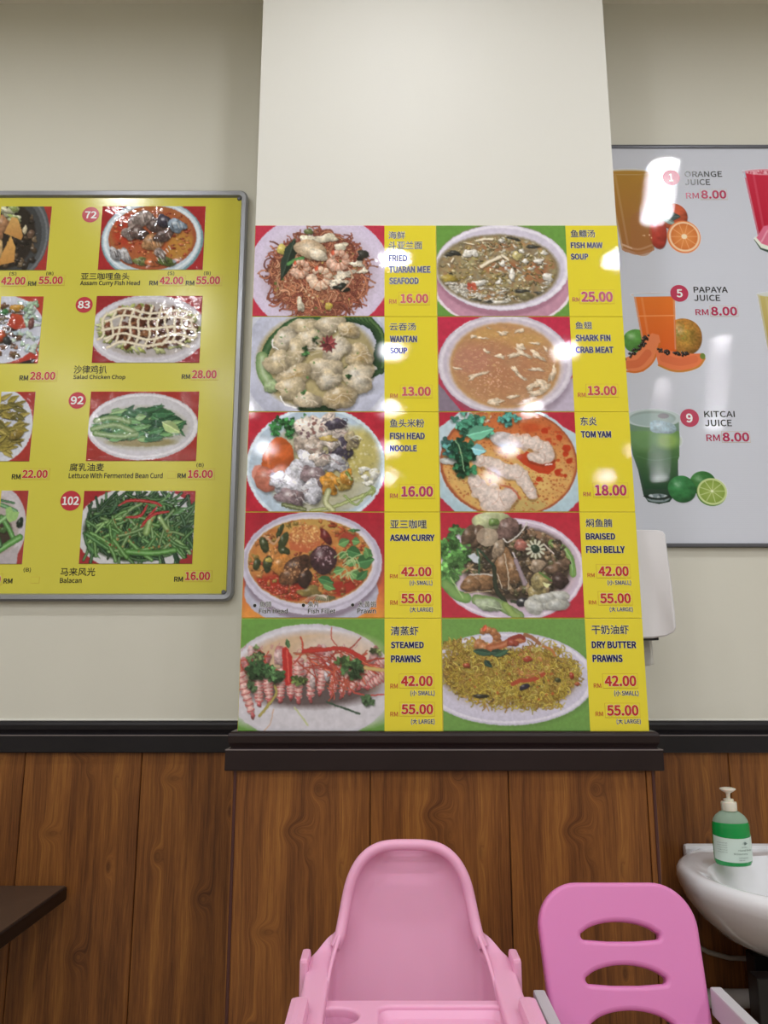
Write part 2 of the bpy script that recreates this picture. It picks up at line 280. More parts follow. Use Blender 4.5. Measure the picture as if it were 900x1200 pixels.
def dish_fish_head_noodle():
    c = Canvas(45, 30, 645, 470, .42, (200, 34, 56), 11)
    c.ell(345, 270, 303, 262, (196, 214, 228), grad=(176, 198, 220)); c.ring(345, 270, 296, 254, 9, (220, 234, 244), a=.7); c.ell(370, 275, 255, 215, (176, 166, 116), grad=(186, 190, 178), soft=20)
    c.clip = np.clip((1 - np.sqrt(((c.X - 345) / 300) ** 2 + ((c.Y - 270) / 258) ** 2)) * 14, 0, 1)
    c.ell(545, 210, 80, 110, (196, 180, 84), a=.8, soft=40); n = c.noise(40); c.img *= (.9 + .2 * n[..., None])
    c.clip = None
    c.herb(210, 95, 62, 26, (52, 120, 62), 18); c.herb(285, 60, 24, 6, (50, 110, 60), 12); c.ell(115, 320, 40, 60, (224, 140, 120), rot=-.6)
    c.blob(180, 240, 66, 98, (226, 100, 40), rot=.15, wob=.04, tex=.05, spec=.3, sh=.4); c.line([(130, 210), (150, 300), (200, 330)], 10, (250, 130, 60), a=.5); c.blob(130, 330, 46, 62, (216, 120, 96), rot=-.6, wob=.06, tex=.06)
    for x, y, a, b, k in [(330, 110, 80, 60, 0), (420, 120, 60, 58, 0), (380, 80, 60, 36, 0), (300, 160, 50, 50, 1), (430, 85, 40, 28, 3), (330, 200, 60, 44, 1), (450, 200, 52, 60, 3), (430, 260, 60, 42, 2), (330, 260, 70, 50, 2), (270, 300, 60, 50, 2), (240, 350, 80, 60, 2), (340, 320, 44, 62, 4), (310, 390, 66, 54, 2), (240, 410, 56, 44, 4), (180, 330, 40, 30, 2), (410, 170, 40, 30, 0), (500, 160, 30, 40, 5), (365, 240, 40, 34, 0)]:
        K = [(222, 206, 194), (190, 172, 156), (206, 206, 218), (84, 76, 96), (150, 128, 134), (176, 160, 120)][k]
        c.blob(x, y, a, b, K, rot=c.r.uniform(-.7, .7), wob=.2, lobes=5, tex=.28, tsz=26, sh=.55, spec=.5, seed=int(x + y))
        for j in range(5): u = c.r.uniform(-.6, .6) * a; v = c.r.uniform(-.6, .6) * b; c.line([(x + u, y + v), (x + u + 20, y + v + c.r.uniform(-16, 16)), (x + u + 34, y + v + c.r.uniform(-22, 22))], 4, c.r.choice([(240, 236, 236), (70, 60, 72), (150, 104, 100)]), a=.6)
    c.specks(30, 320, 100, 70, 46, (5, 15), [(140, 90, 84), (110, 76, 84), (236, 226, 214)]); c.blob(400, 150, 30, 16, (206, 176, 90), wob=.3)
    for x, y, a, b, r_ in [(430, 335, 50, 28, .5), (470, 350, 36, 26, .2), (400, 360, 40, 34, 1.2), (480, 320, 26, 40, .4)]: c.blob(x, y, a, b, c.r.choice([(222, 150, 50), (206, 124, 44), (196, 160, 70)]), rot=r_, wob=.25, tex=.25)
    for P, wd, k in [([(330, 465), (420, 450), (500, 420), (600, 380)], 16, (176, 190, 112)), ([(470, 400), (520, 440), (560, 400), (590, 370)], 9, (150, 176, 90)), ([(400, 380), (390, 430), (420, 462)], 26, (196, 200, 140)), ([(480, 300), (500, 330)], 14, (120, 150, 60)), ([(210, 440), (300, 460)], 20, (120, 130, 80)), ([(560, 350), (600, 370), (590, 400)], 8, (150, 176, 80))]: c.line(P, wd, k, dark=tuple(v * .6 for v in k), hi=.3)
    for x, y, a, b in [(555, 285, 24, 12), (600, 305, 26, 22), (560, 322, 18, 12), (575, 345, 24, 12), (540, 300, 10, 8)]: c.blob(x, y, a, b, (236, 236, 226), wob=.2)
    c.specks(70, 540, 250, 90, 120, (3, 7), [(214, 206, 150), (160, 150, 90), (226, 220, 190)], a=.7); c.glints(14, 250, 340, 120, 90); return c.finish(3., 10.)

def dish_tom_yam():
    c = Canvas(18, 10, 868, 630, .29, (196, 36, 60), 13)
    c.poly([(150, 10), (640, 10), (868, 150), (868, 560), (800, 630), (110, 630), (18, 540), (18, 110)], (188, 210, 222), grad=(170, 200, 214))
    c.ell(445, 320, 440, 352, (186, 206, 218)); c.ell(445, 325, 424, 342, (170, 84, 50)); c.ell(448, 325, 410, 330, (222, 150, 76), grad=(204, 108, 54))
    c.clip = np.clip((1 - np.sqrt(((c.X - 447) / 412) ** 2 + ((c.Y - 325) / 332) ** 2)) * 30, 0, 1)
    n = c.noise(60); c.put((slice(None), slice(None)), np.stack([.88 + 0 * n, .66 + .12 * n, .34 + .1 * n], -1), np.clip((c.Y - 200 + 160 * n) / 300, 0, 1) * .8)
    c.ell(480, 130, 340, 90, (214, 96, 44), a=.6, soft=60); c.ell(560, 600, 130, 50, (196, 168, 96), a=.9, soft=30)
    for i in range(900):
        t = c.r.uniform(0, 6.28); q = math.sqrt(c.r.random()); x = 447 + 400 * q * math.cos(t); y = 325 + 325 * q * math.sin(t); z = c.r.uniform(2.5, 7)
        c.ell(x, y, z, z * .8, c.r.choice([(186, 84, 40), (200, 100, 50), (160, 76, 44)]), a=.75)
    for i in range(30): c.ell(c.r.uniform(600, 850), c.r.uniform(110, 460), c.r.uniform(8, 16), c.r.uniform(7, 13), (206, 70, 30), a=.85)
    for x, y, z in [(808, 240, 27), (765, 172, 20), (675, 130, 22), (820, 318, 20), (745, 388, 20), (625, 432, 18), (800, 275, 18), (790, 410, 12)]: c.ell(x, y, z, z * .9, (200, 54, 22))
    c.poly([(490, 290), (560, 260), (720, 300), (735, 360), (690, 400), (620, 390), (540, 340)], (204, 60, 26)); c.ell(690, 340, 44, 50, (204, 56, 24), soft=8); c.ell(590, 110, 60, 30, (206, 80, 34), soft=20)
    for p in range(3): c.clip = c.clip
    c.blob(410, 180, 80, 46, (206, 196, 196), wob=.08, tex=.12)
    K = (222, 200, 186)
    for pts in [[(500, 190, 60, 55), (560, 200, 64, 62), (620, 215, 60, 66), (675, 245, 48, 62), (690, 290, 40, 44), (640, 300, 56, 36), (590, 290, 34, 24)], [(260, 315, 50, 46), (310, 325, 56, 46), (370, 345, 56, 48), (430, 380, 58, 60), (490, 390, 56, 64), (530, 430, 56, 62), (560, 480, 50, 58), (580, 520, 42, 42)], [(230, 440, 56, 56), (270, 500, 62, 76), (330, 540, 84, 90), (400, 560, 86, 82), (440, 530, 60, 56), (340, 600, 90, 60)]]:
        Q = [(x, y) for x, y, _a, _b in pts]; wd_ = 1.75 * sum(min(a, b) for _x, _y, a, b in pts) / len(pts)
        c.line([(x + 6, y + 12) for x, y in Q], wd_ + 8, (90, 50, 30), a=.35, taper=.2); c.line(Q, wd_, K, dark=(196, 160, 140), hi=.12, taper=.3)
        for x, y, a, b in pts: c.blob(x, y, a * .82, b * .8, (228, 208, 198), wob=.14, lobes=5, tex=.16, sh=.22, spec=.3, drop=0, a=.75)
        for (x, y, a, b), (x2, y2, a2, b2) in list(zip(pts, pts[1:]))[::2]: mx, my = (x + x2) / 2, (y + y2) / 2; th = math.atan2(y2 - y, x2 - x) + 1.57; c.line([(mx - a * .6 * math.cos(th), my - b * .6 * math.sin(th)), (mx + 9, my + 5), (mx + a * .5 * math.cos(th + .4), my + b * .5 * math.sin(th + .4))], 5, (190, 132, 104), a=.5)
    c.line([(400, 470), (450, 480), (490, 520), (510, 550)], 14, (200, 90, 60), a=.8); c.line([(670, 345), (710, 338)], 8, (250, 240, 240)); c.clip = None
    c.specks(50, 260, 40, 120, 40, (5, 15), [(230, 226, 220), (190, 100, 60), (206, 150, 60), (140, 70, 90)]); c.blob(80, 320, 60, 22, (220, 222, 220)); c.herb(180, 60, 70, 14, (70, 140, 120), 34)
    c.herb(250, 110, 90, 26, (64, 142, 112), 36); c.herb(80, 240, 60, 12, (70, 134, 130), 34); c.herb(170, 250, 80, 22, (34, 92, 66), 40); c.herb(160, 360, 80, 14, (36, 92, 60), 36); c.herb(450, 50, 60, 12, (60, 130, 120), 30)
    c.leaf(190, 160, 180, 90, -.25, (90, 166, 134)); c.leaf(220, 240, 90, 70, .2, (120, 186, 196)); c.line([(170, 380), (150, 250), (120, 190)], 7, (140, 190, 140)); return c.finish()

def dish_curry():
    c = Canvas(20, 15, 868, 656, .29, (178, 30, 50), 15)
    g = np.clip((c.Y - 250) / 380, 0, 1)[..., None]; c.img[:] = c3((186, 30, 50)) * (1 - g) + c3((232, 142, 50)) * g; c.img *= (.9 + .16 * c.noise(40, 900)[..., None])
    c.ell(430, 500, 400, 210, (196, 196, 214), grad=(176, 176, 200)); c.ell(432, 350, 425, 320, (90, 60, 80), a=.5, soft=20)
    c.ell(430, 325, 422, 312, (226, 220, 232), grad=(196, 190, 214)); c.ring(432, 315, 400, 290, 10, (180, 172, 196)); c.ell(425, 310, 384, 264, (214, 206, 214)); c.ell(420, 315, 374, 258, (186, 136, 76))
    c.clip = np.clip((1 - np.sqrt(((c.X - 420) / 374) ** 2 + ((c.Y - 312) / 258) ** 2)) * 25, 0, 1)
    n = c.noise(60); c.put((slice(None), slice(None)), np.stack([.72 + .15 * n, .34 + .3 * n, .14 + .14 * n], -1), np.full(n.shape, .85, np.float32))
    c.ell(240, 480, 200, 90, (176, 44, 26), soft=40); c.ell(650, 480, 120, 60, (170, 40, 26), soft=30); c.ell(420, 90, 260, 40, (196, 150, 70), soft=20); c.ell(650, 180, 60, 50, (170, 60, 40), soft=20)
    for i in range(230):
        t = c.r.uniform(0, 6.28); q = math.sqrt(c.r.random()); c.blob(420 + 365 * q * math.cos(t), 312 + 250 * q * math.sin(t), c.r.uniform(8, 26), c.r.uniform(5, 14), c.r.choice([(190, 110, 50), (170, 70, 36), (206, 140, 70), (150, 120, 50), (200, 80, 40)]), rot=c.r.uniform(-1.5, 1.5), wob=.3, lobes=4, drop=.3)
    for i in range(100): c.blob(c.r.gauss(240, 80), c.r.gauss(490, 34), c.r.uniform(6, 20), c.r.uniform(4, 10), c.r.choice([(190, 50, 30), (214, 84, 50), (206, 60, 40)]), wob=.3, spec=.7, drop=.2)
    for x, y, a, b, r_ in [(140, 215, 24, 54, -.35), (255, 195, 26, 60, .35), (235, 130, 14, 50, .4), (165, 335, 26, 52, 0), (265, 255, 34, 24, .3), (100, 335, 22, 36, .2), (510, 165, 26, 60, -.6)]: c.blob(x, y, a, b, (64, 74, 40) if x != 510 else (120, 36, 34), rot=r_, wob=.06, spec=.4, tex=.15)
    c.blob(172, 310, 22, 14, (196, 176, 70)); c.line([(140, 160), (200, 210), (230, 170)], 12, (196, 150, 110))
    c.blob(245, 340, 66, 52, (206, 128, 50), wob=.2, tex=.25, rot=-.7); c.blob(420, 500, 70, 30, (140, 120, 60), wob=.25); c.blob(520, 540, 60, 24, (110, 110, 70), wob=.2)
    c.poly([(310, 110), (450, 92), (480, 130), (478, 215), (430, 235), (400, 268), (300, 245), (288, 200)], (214, 150, 76), grad=(196, 96, 52)); c.specks(260, 385, 165, 90, 70, (3, 8), [(232, 180, 100), (180, 96, 50), (240, 200, 130), (200, 110, 60)]); c.poly([(290, 195), (400, 215), (478, 190), (476, 225), (400, 268), (300, 246)], (196, 84, 48), a=.5)
    c.blob(500, 305, 78, 92, (78, 44, 52), rot=.2, wob=.05, tex=.25, tsz=16, spec=.5); c.blob(345, 360, 92, 70, (84, 50, 34), rot=-.6, wob=.1, tex=.35, tsz=18, spec=.5); c.blob(300, 410, 66, 50, (120, 74, 44), rot=-.3, wob=.12, tex=.3, tsz=16); c.blob(390, 420, 40, 60, (64, 40, 32), wob=.1)
    c.specks(36, 500, 290, 56, 66, (2.5, 7), [(206, 180, 190), (180, 140, 150)]); c.specks(40, 330, 370, 70, 50, (2.5, 7), [(206, 150, 100)]); c.clip = None
    for x, y, L, W, a, k in [(590, 215, 70, 54, -.4, 0), (640, 250, 90, 80, .3, 1), (700, 330, 110, 90, -.25, 1), (660, 380, 90, 60, .5, 0), (470, 420, 100, 60, .3, 1), (560, 380, 70, 50, -.3, 0), (740, 260, 60, 60, .4, 2), (600, 300, 60, 50, -.9, 2), (680, 120, 18, 80, 1.5, 1), (700, 430, 90, 50, -.7, 1), (630, 330, 80, 50, -.2, 2), (750, 230, 70, 26, 1.2, 0), (670, 190, 50, 50, .2, 0), (500, 455, 80, 50, .4, 0)]: c.leaf(x, y, L, W, a, [(84, 132, 70), (52, 104, 54), (70, 120, 60)][k])
    for i in range(14): x = c.r.uniform(560, 660); y = c.r.uniform(280, 420); c.line([(x, y), (x + 40, y - 30), (x + 60 + c.r.uniform(-20, 20), y - c.r.uniform(-30, 60))], 6, (170, 196, 130))
    for i in range(12): c.line([(380 + i * 14, 560), (440 + 8 * i, 520), (520, 535 + c.r.uniform(-10, 10))], 3, (226, 206, 190), a=.8)
    return c.finish()

def dish_fish_belly():
    c = Canvas(22, 10, 868, 636, .29, (200, 36, 58), 17)
    c.ell(445, 350, 435, 306, (222, 202, 222), grad=(204, 186, 212)); c.ring(445, 350, 420, 290, 8, (236, 224, 238), a=.8); c.ell(470, 340, 370, 250, (180, 150, 150), a=.5, soft=40); c.ell(480, 320, 330, 220, (72, 58, 46), soft=30)
    c.line([(520, 130), (620, 150), (730, 210), (790, 300)], 40, (150, 112, 84)); c.line([(690, 195), (760, 230), (800, 290), (812, 380)], 40, (130, 168, 84), dark=(96, 140, 60), hi=.3); c.line([(780, 240), (812, 300), (812, 390)], 6, (90, 160, 70))
    for i in range(330):
        t = c.r.uniform(0, 6.28); q = math.sqrt(c.r.random()); k = c.r.choice([(112, 88, 66), (138, 108, 80), (84, 68, 52), (160, 132, 96), (100, 96, 60), (70, 58, 46)])
        c.blob(480 + 300 * q * math.cos(t), 310 + 205 * q * math.sin(t), c.r.uniform(10, 34), c.r.uniform(6, 18), k, rot=c.r.uniform(-1.5, 1.5), wob=.22, lobes=4, tex=.2, drop=.4, spec=.4)
    c.blob(330, 60, 110, 56, (196, 204, 150), wob=.1, tex=.1); c.blob(345, 70, 30, 26, (110, 144, 70)); c.herb(110, 140, 60, 8, (84, 140, 70), 30); c.herb(100, 240, 100, 46, (84, 146, 66), 32); c.herb(80, 360, 80, 30, (96, 158, 74), 34)
    c.line([(50, 440), (110, 500), (170, 520)], 60, (126, 170, 88), dark=(90, 140, 66)); c.line([(80, 400), (120, 470), (150, 520)], 8, (170, 204, 130))
    for x, y, a, b, r_, k in [(305, 160, 66, 54, -.3, 0), (245, 150, 40, 70, .5, 1), (430, 110, 74, 62, -.5, 2), (400, 340, 56, 110, .1, 3), (455, 360, 40, 90, -.1, 3), (245, 430, 98, 56, -.05, 3), (200, 440, 50, 50, 0, 3), (505, 210, 44, 34, 0, 4), (740, 330, 60, 36, -.3, 1), (190, 150, 40, 60, .6, 1), (690, 350, 60, 26, -.2, 1), (600, 330, 44, 40, 0, 0), (730, 420, 50, 46, 0, 5), (370, 230, 34, 60, .4, 0), (590, 490, 56, 42, -.5, 6), (610, 420, 60, 46, -.6, 6)]:
        K = [(166, 142, 116), (120, 92, 72), (130, 100, 92), (150, 108, 70), (176, 104, 90), (70, 50, 46), (170, 152, 96)][k]; c.blob(x, y, a, b, K, rot=r_, wob=.12, tex=.25, tsz=20, sh=.5, spec=.4)
    for i in range(7): c.ring(305, 160, 14 + i * 8, 10 + i * 7, 3, (206, 186, 160), a=.6)
    for P, wd, k in [([(400, 170), (430, 190), (500, 140), (545, 75)], 9, (226, 220, 214)), ([(455, 255), (480, 310), (530, 430)], 10, (214, 204, 210)), ([(470, 300), (500, 380), (520, 440)], 26, (160, 140, 150)), ([(190, 385), (260, 380), (330, 390), (335, 430)], 10, (206, 196, 186)), ([(405, 260), (425, 400), (420, 470)], 7, (214, 196, 170)), ([(360, 380), (385, 465)], 6, (220, 204, 180)), ([(640, 200), (700, 260)], 9, (220, 206, 196)), ([(150, 370), (215, 325)], 12, (170, 140, 100)), ([(160, 490), (320, 480)], 7, (196, 170, 130)), ([(250, 375), (250, 280), (240, 230)], 11, (60, 104, 70)), ([(250, 230), (300, 290), (340, 330)], 13, (44, 70, 52)), ([(340, 340), (350, 470), (400, 540)], 26, (50, 58, 42)), ([(610, 370), (680, 420)], 12, (90, 136, 60)), ([(440, 540), (540, 560)], 18, (60, 70, 50))]: c.line(P, wd, k, dark=tuple(v * .7 for v in k))
    for j in range(12): t = j * .524; c.line([(592, 232), (592 + 52 * math.cos(t), 232 + 52 * math.sin(t))], 15, (206, 206, 184), dark=(170, 170, 140))
    c.blob(590, 230, 26, 24, (44, 66, 46)); c.poly([(185, 270), (225, 255), (250, 280), (245, 320), (215, 310)], (196, 204, 214)); c.blob(510, 545, 44, 26, (50, 50, 56), spec=.8); c.poly([(625, 430), (680, 440), (650, 465)], (226, 226, 160))
    for x, y, a, b in [(650, 550, 130, 46), (570, 570, 60, 44), (720, 510, 60, 34), (640, 520, 60, 30), (700, 560, 60, 34)]: c.blob(x, y, a, b, (204, 208, 206), wob=.1, tex=.14, sh=.3, drop=.15, grad=(186, 186, 176))
    c.line([(230, 530), (330, 545), (420, 590), (480, 625)], 60, (142, 170, 104), dark=(96, 130, 70), hi=.2); c.blob(300, 560, 80, 36, (170, 188, 150), rot=.25); c.line([(400, 560), (440, 610), (470, 630)], 40, (150, 180, 96), dark=(110, 140, 60)); c.line([(260, 560), (380, 585)], 5, (200, 214, 180)); c.glints(12, 480, 330, 260, 170, (5, 12), .6); return c.finish()

def dish_steamed_prawns():
    c = Canvas(24, 14, 884, 690, .29, GREENBG, 19)
    c.ell(440, 400, 500, 352, (206, 202, 214), grad=(196, 192, 206)); c.ring(440, 400, 470, 325, 16, (222, 220, 230), a=.6)
    c.ell(460, 330, 420, 230, (206, 170, 130), a=.9, soft=40); c.ell(620, 220, 240, 110, (214, 194, 182), a=.7, soft=50); c.ell(440, 560, 480, 140, (204, 200, 210), soft=40)
    c.ell(440, 430, 400, 120, (60, 40, 36), a=.75, soft=40)
    P = [(60, 480, 1.25, 330), (140, 470, 1.5, 190), (195, 450, 1.45, 200), (270, 450, 1.57, 180), (330, 440, 1.55, 170), (375, 420, 1.55, 250), (450, 410, 1.6, 260), (515, 390, 1.7, 220), (590, 400, 1.75, 220), (650, 420, 1.8, 190), (720, 400, 2.0, 210), (800, 390, 2.3, 210), (850, 410, 2.5, 180)]
    for _ in range(30): x = c.r.uniform(40, 870); y = c.r.uniform(210, 330); c.blob(x, y, 24, 50, c.r.choice([(204, 150, 150), (190, 110, 110), (214, 176, 176)]), rot=c.r.uniform(-.7, .7), wob=.1)
    for x, y, th, L in P:
        n = 9
        for j in range(n):
            t = (j - n / 2) / n * L * .95; w_ = 33 * (1 - .55 * max(0, j / n - .35)); px, py = x + t * math.cos(th), y - 30 + t * math.sin(th)
            c.blob(px, py, L / n * .75, w_, (216, 156, 148) if j % 2 else (222, 172, 166), rot=th, wob=.03, sh=.45, spec=.35, tex=.1, drop=.15); c.line([(px - w_ * .9 * math.sin(th), py + w_ * .9 * math.cos(th)), (px + 7 * math.cos(th), py + 7 * math.sin(th)), (px + w_ * .9 * math.sin(th), py - w_ * .9 * math.cos(th))], 6, (186, 60, 64), a=.85)
        c.blob(x + L * .48 * math.cos(th), y - 30 + L * .48 * math.sin(th), 22, 12, (190, 84, 86), rot=th)
    for _ in range(26): x = c.r.uniform(30, 880); y = 200 + c.r.uniform(-20, 30); c.line([(x, y), (x + c.r.uniform(-20, 20), y - c.r.uniform(10, 30))], 4, (190, 120, 130))
    c.blob(545, 330, 22, 60, (216, 206, 214), wob=.1); c.blob(460, 380, 20, 60, (214, 190, 190))
    c.poly([(272, 195), (298, 190), (335, 250), (338, 410), (300, 425), (280, 330)], (196, 40, 36)); c.line([(300, 210), (318, 400)], 8, (226, 80, 70))
    c.strands(80, 560, 260, 260, 80, (120, 260), (6, 10), [(206, 64, 44), (222, 96, 60), (190, 50, 40)], curl=.35, ang=.2, spread=1.6); c.strands(30, 620, 400, 100, 90, (80, 170), (5, 8), [(206, 80, 56)], curl=.7); c.strands(22, 110, 300, 100, 80, (60, 150), (5, 9), [(206, 70, 50)], curl=.6)
    c.line([(400, 215), (520, 205), (640, 200), (760, 260)], 26, (200, 50, 40), dark=(170, 40, 34)); c.line([(565, 68), (568, 140), (600, 180)], 6, (190, 80, 66))
    c.line([(150, 600), (240, 480), (235, 420)], 16, (176, 160, 80), dark=(140, 130, 60)); c.line([(560, 430), (600, 300)], 5, (214, 90, 60)); c.line([(770, 315), (880, 330)], 22, (206, 176, 100), dark=(180, 150, 80)); c.line([(230, 560), (215, 640), (180, 690)], 5, (206, 160, 130)); c.line([(355, 550), (435, 655)], 10, (190, 196, 140)); c.line([(545, 518), (735, 588)], 12, (60, 84, 66)); c.line([(700, 460), (780, 480), (880, 472)], 8, (196, 70, 60))
    c.herb(110, 230, 60, 8, (86, 106, 64), 26); c.herb(140, 320, 70, 26, (52, 88, 48), 30); c.herb(235, 350, 50, 16, (70, 110, 62), 32); c.herb(100, 420, 24, 6, (66, 90, 56), 24); c.herb(375, 390, 34, 8, (84, 104, 50), 22); c.herb(700, 320, 66, 20, (62, 96, 52), 30); c.herb(640, 280, 40, 8, (70, 100, 50), 24); c.herb(790, 510, 34, 9, (60, 86, 54), 24); c.leaf(310, 195, 60, 26, -1.75, (60, 96, 56)); c.herb(830, 220, 26, 6, (96, 110, 60), 20)
    return c.finish()

def dish_butter_prawns():
    c = Canvas(14, 14, 880, 668, .29, (110, 162, 70), 21)
    c.ell(420, 375, 520, 272, (90, 130, 60), a=.5, soft=20); c.ell(400, 365, 520, 270, (216, 210, 230), grad=(196, 192, 216)); c.ring(400, 365, 500, 252, 10, (232, 228, 242), a=.7)
    c.ell(420, 380, 400, 170, (130, 110, 90), a=.4, soft=40); c.ell(300, 330, 300, 150, (120, 90, 30), soft=30); c.ell(560, 370, 240, 150, (120, 90, 30), soft=30)
    Y = [(206, 178, 50), (190, 156, 40), (222, 200, 84), (160, 120, 34), (214, 186, 60), (196, 150, 60)]
    for cx, cy, rx, ry, n in [(180, 300, 180, 160, 500), (420, 400, 330, 140, 900), (600, 330, 200, 170, 600), (300, 330, 200, 150, 500)]: c.strands(n, cx, cy, rx, ry, (26, 70), (5, 8), Y, curl=1.1, dark=.6, hi=.1)
    for x, y, rx, ry in [(80, 170, 60, 30), (780, 330, 60, 80), (590, 520, 120, 26)]: c.strands(80, x, y, rx, ry, (26, 60), (5, 8), Y, curl=1.1, dark=.6)
    c.strands(110, 540, 280, 110, 90, (26, 60), (5, 8), [(206, 140, 70), (190, 120, 60)], curl=1)
    c.specks(80, 420, 350, 360, 160, (4, 9), [(110, 80, 30), (90, 70, 40), (190, 90, 40)])
    c.prawn(290, 140, 92, 2.6, -4.7, (196, 124, 72), (168, 84, 44), wd=66); c.line([(300, 190), (370, 175), (430, 150), (500, 140)], 40, (190, 104, 60), dark=(150, 74, 44), hi=.15); c.line([(420, 140), (480, 120), (505, 130)], 26, (150, 56, 44)); c.line([(515, 110), (560, 130), (600, 165)], 22, (160, 104, 70)); c.blob(440, 160, 36, 20, (170, 70, 50))
    c.line([(500, 230), (560, 235), (620, 250), (640, 290)], 46, (206, 136, 70), dark=(180, 100, 50), hi=.15); c.line([(640, 290), (610, 330), (540, 340), (490, 330)], 40, (200, 130, 70), dark=(170, 96, 50), hi=.1); c.line([(490, 380), (560, 370), (640, 330)], 22, (180, 70, 44)); c.line([(430, 400), (480, 375)], 24, (180, 74, 44)); c.line([(620, 180), (670, 200), (690, 235)], 14, (196, 120, 60))
    c.strands(160, 560, 270, 120, 80, (20, 50), (4, 7), Y, curl=1.1); c.blob(525, 255, 24, 18, (176, 64, 40)); c.blob(160, 292, 22, 16, (170, 70, 40)); c.blob(785, 350, 14, 18, (180, 60, 40)); c.blob(815, 398, 18, 10, (190, 90, 50))
    c.leaf(200, 205, 130, 40, .15, (44, 74, 56)); c.leaf(300, 215, 110, 46, .05, (40, 66, 52)); c.leaf(330, 235, 90, 34, -.4, (50, 84, 60)); c.leaf(265, 262, 60, 36, .7, (36, 60, 50)); c.blob(500, 415, 32, 16, (50, 44, 60), rot=-.3); c.blob(240, 468, 44, 12, (60, 56, 44)); c.blob(700, 375, 18, 14, (80, 80, 44)); return c.finish(2.5, 10.)


REDBG = (176, 50, 44)
def dish_claypot():
    c = Canvas(0, 97, 181, 320, .5, REDBG, 31)
    c.ell(40, 200, 140, 165, (84, 88, 92)); c.ring(40, 205, 132, 150, 5, (110, 116, 122)); c.ell(30, 205, 124, 140, (64, 66, 68)); c.ell(20, 200, 112, 118, (46, 40, 36), soft=8)
    for i in range(50): c.blob(c.r.uniform(0, 130), c.r.uniform(130, 310), c.r.uniform(6, 18), c.r.uniform(4, 10), c.r.choice([(66, 52, 42), (92, 74, 56), (50, 44, 40), (120, 100, 74)]), rot=c.r.uniform(-1.5, 1.5), wob=.25)
    for i in range(14): c.blob(c.r.uniform(0, 90), c.r.uniform(97, 150), 20, 9, c.r.choice([(186, 196, 140), (206, 206, 170), (150, 170, 90)]), rot=.5, wob=.3)
    c.blob(12, 160, 24, 30, (176, 124, 84)); c.blob(4, 200, 16, 16, (160, 110, 74)); c.blob(8, 255, 14, 40, (206, 170, 110)); c.blob(115, 195, 14, 14, (110, 84, 66)); c.blob(93, 180, 8, 16, (214, 200, 160))
    c.poly([(42, 135), (64, 140), (88, 200), (84, 216), (20, 192)], (214, 164, 88), grad=(190, 130, 62)); c.poly([(45, 200), (66, 240), (66, 292), (10, 304), (20, 262)], (218, 164, 82), grad=(196, 134, 62)); return c.finish(1.6, 6.)

def dish_tomato_plate():
    c = Canvas(0, 413, 151, 650, .5, (190, 58, 44), 32)
    c.ell(0, 530, 160, 122, (202, 206, 222)); c.ell(-10, 530, 146, 100, (190, 194, 212), soft=8); c.poly([(75, 650), (140, 632), (137, 650)], (50, 40, 44))
    for i in range(46): c.blob(c.r.gauss(100, 26), c.r.choice([c.r.uniform(440, 520), c.r.uniform(540, 610)]), c.r.uniform(8, 20), c.r.uniform(5, 12), c.r.choice([(170, 200, 176), (196, 214, 200), (140, 180, 140), (180, 204, 216)]), rot=c.r.uniform(-1, 1), wob=.3, sh=.35)
    for i in range(60): c.blob(c.r.uniform(0, 80), c.r.uniform(445, 625), c.r.uniform(6, 15), c.r.uniform(4, 9), c.r.choice([(120, 84, 62), (94, 60, 48), (150, 100, 70), (70, 50, 44), (110, 90, 60)]), wob=.3)
    c.blob(60, 455, 22, 14, (196, 140, 50)); c.blob(18, 470, 16, 10, (60, 130, 70)); c.poly([(44, 475), (80, 480), (98, 525), (60, 532), (30, 515)], (196, 74, 46), grad=(176, 54, 34)); c.blob(10, 555, 20, 20, (196, 80, 44)); c.blob(115, 510, 10, 22, (120, 70, 66)); c.blob(35, 570, 14, 14, (60, 64, 66)); return c.finish(1.6, 6.)

def dish_beans():
    c = Canvas(0, 58, 124, 303, .5, REDBG, 33)
    c.ell(0, 180, 124, 132, (206, 210, 224)); c.ell(-8, 180, 110, 112, (194, 198, 214), soft=6)
    for i in range(74):
        y = c.r.uniform(90, 265); x = c.r.uniform(-10, 92 - abs(y - 175) * .35); k = np.array(c.r.choice([(138, 124, 50), (116, 104, 44), (156, 140, 64), (98, 92, 44)]), np.float32)
        c.leaf(x - 20, y, c.r.uniform(40, 62), c.r.uniform(13, 20), c.r.uniform(-.8, .9), k, vein=False); c.specks(3, x, y, 14, 6, (1, 2), [(96, 70, 30)])
    c.blob(70, 210, 26, 16, (150, 126, 52), rot=-.3); return c.finish(1.6, 6.)

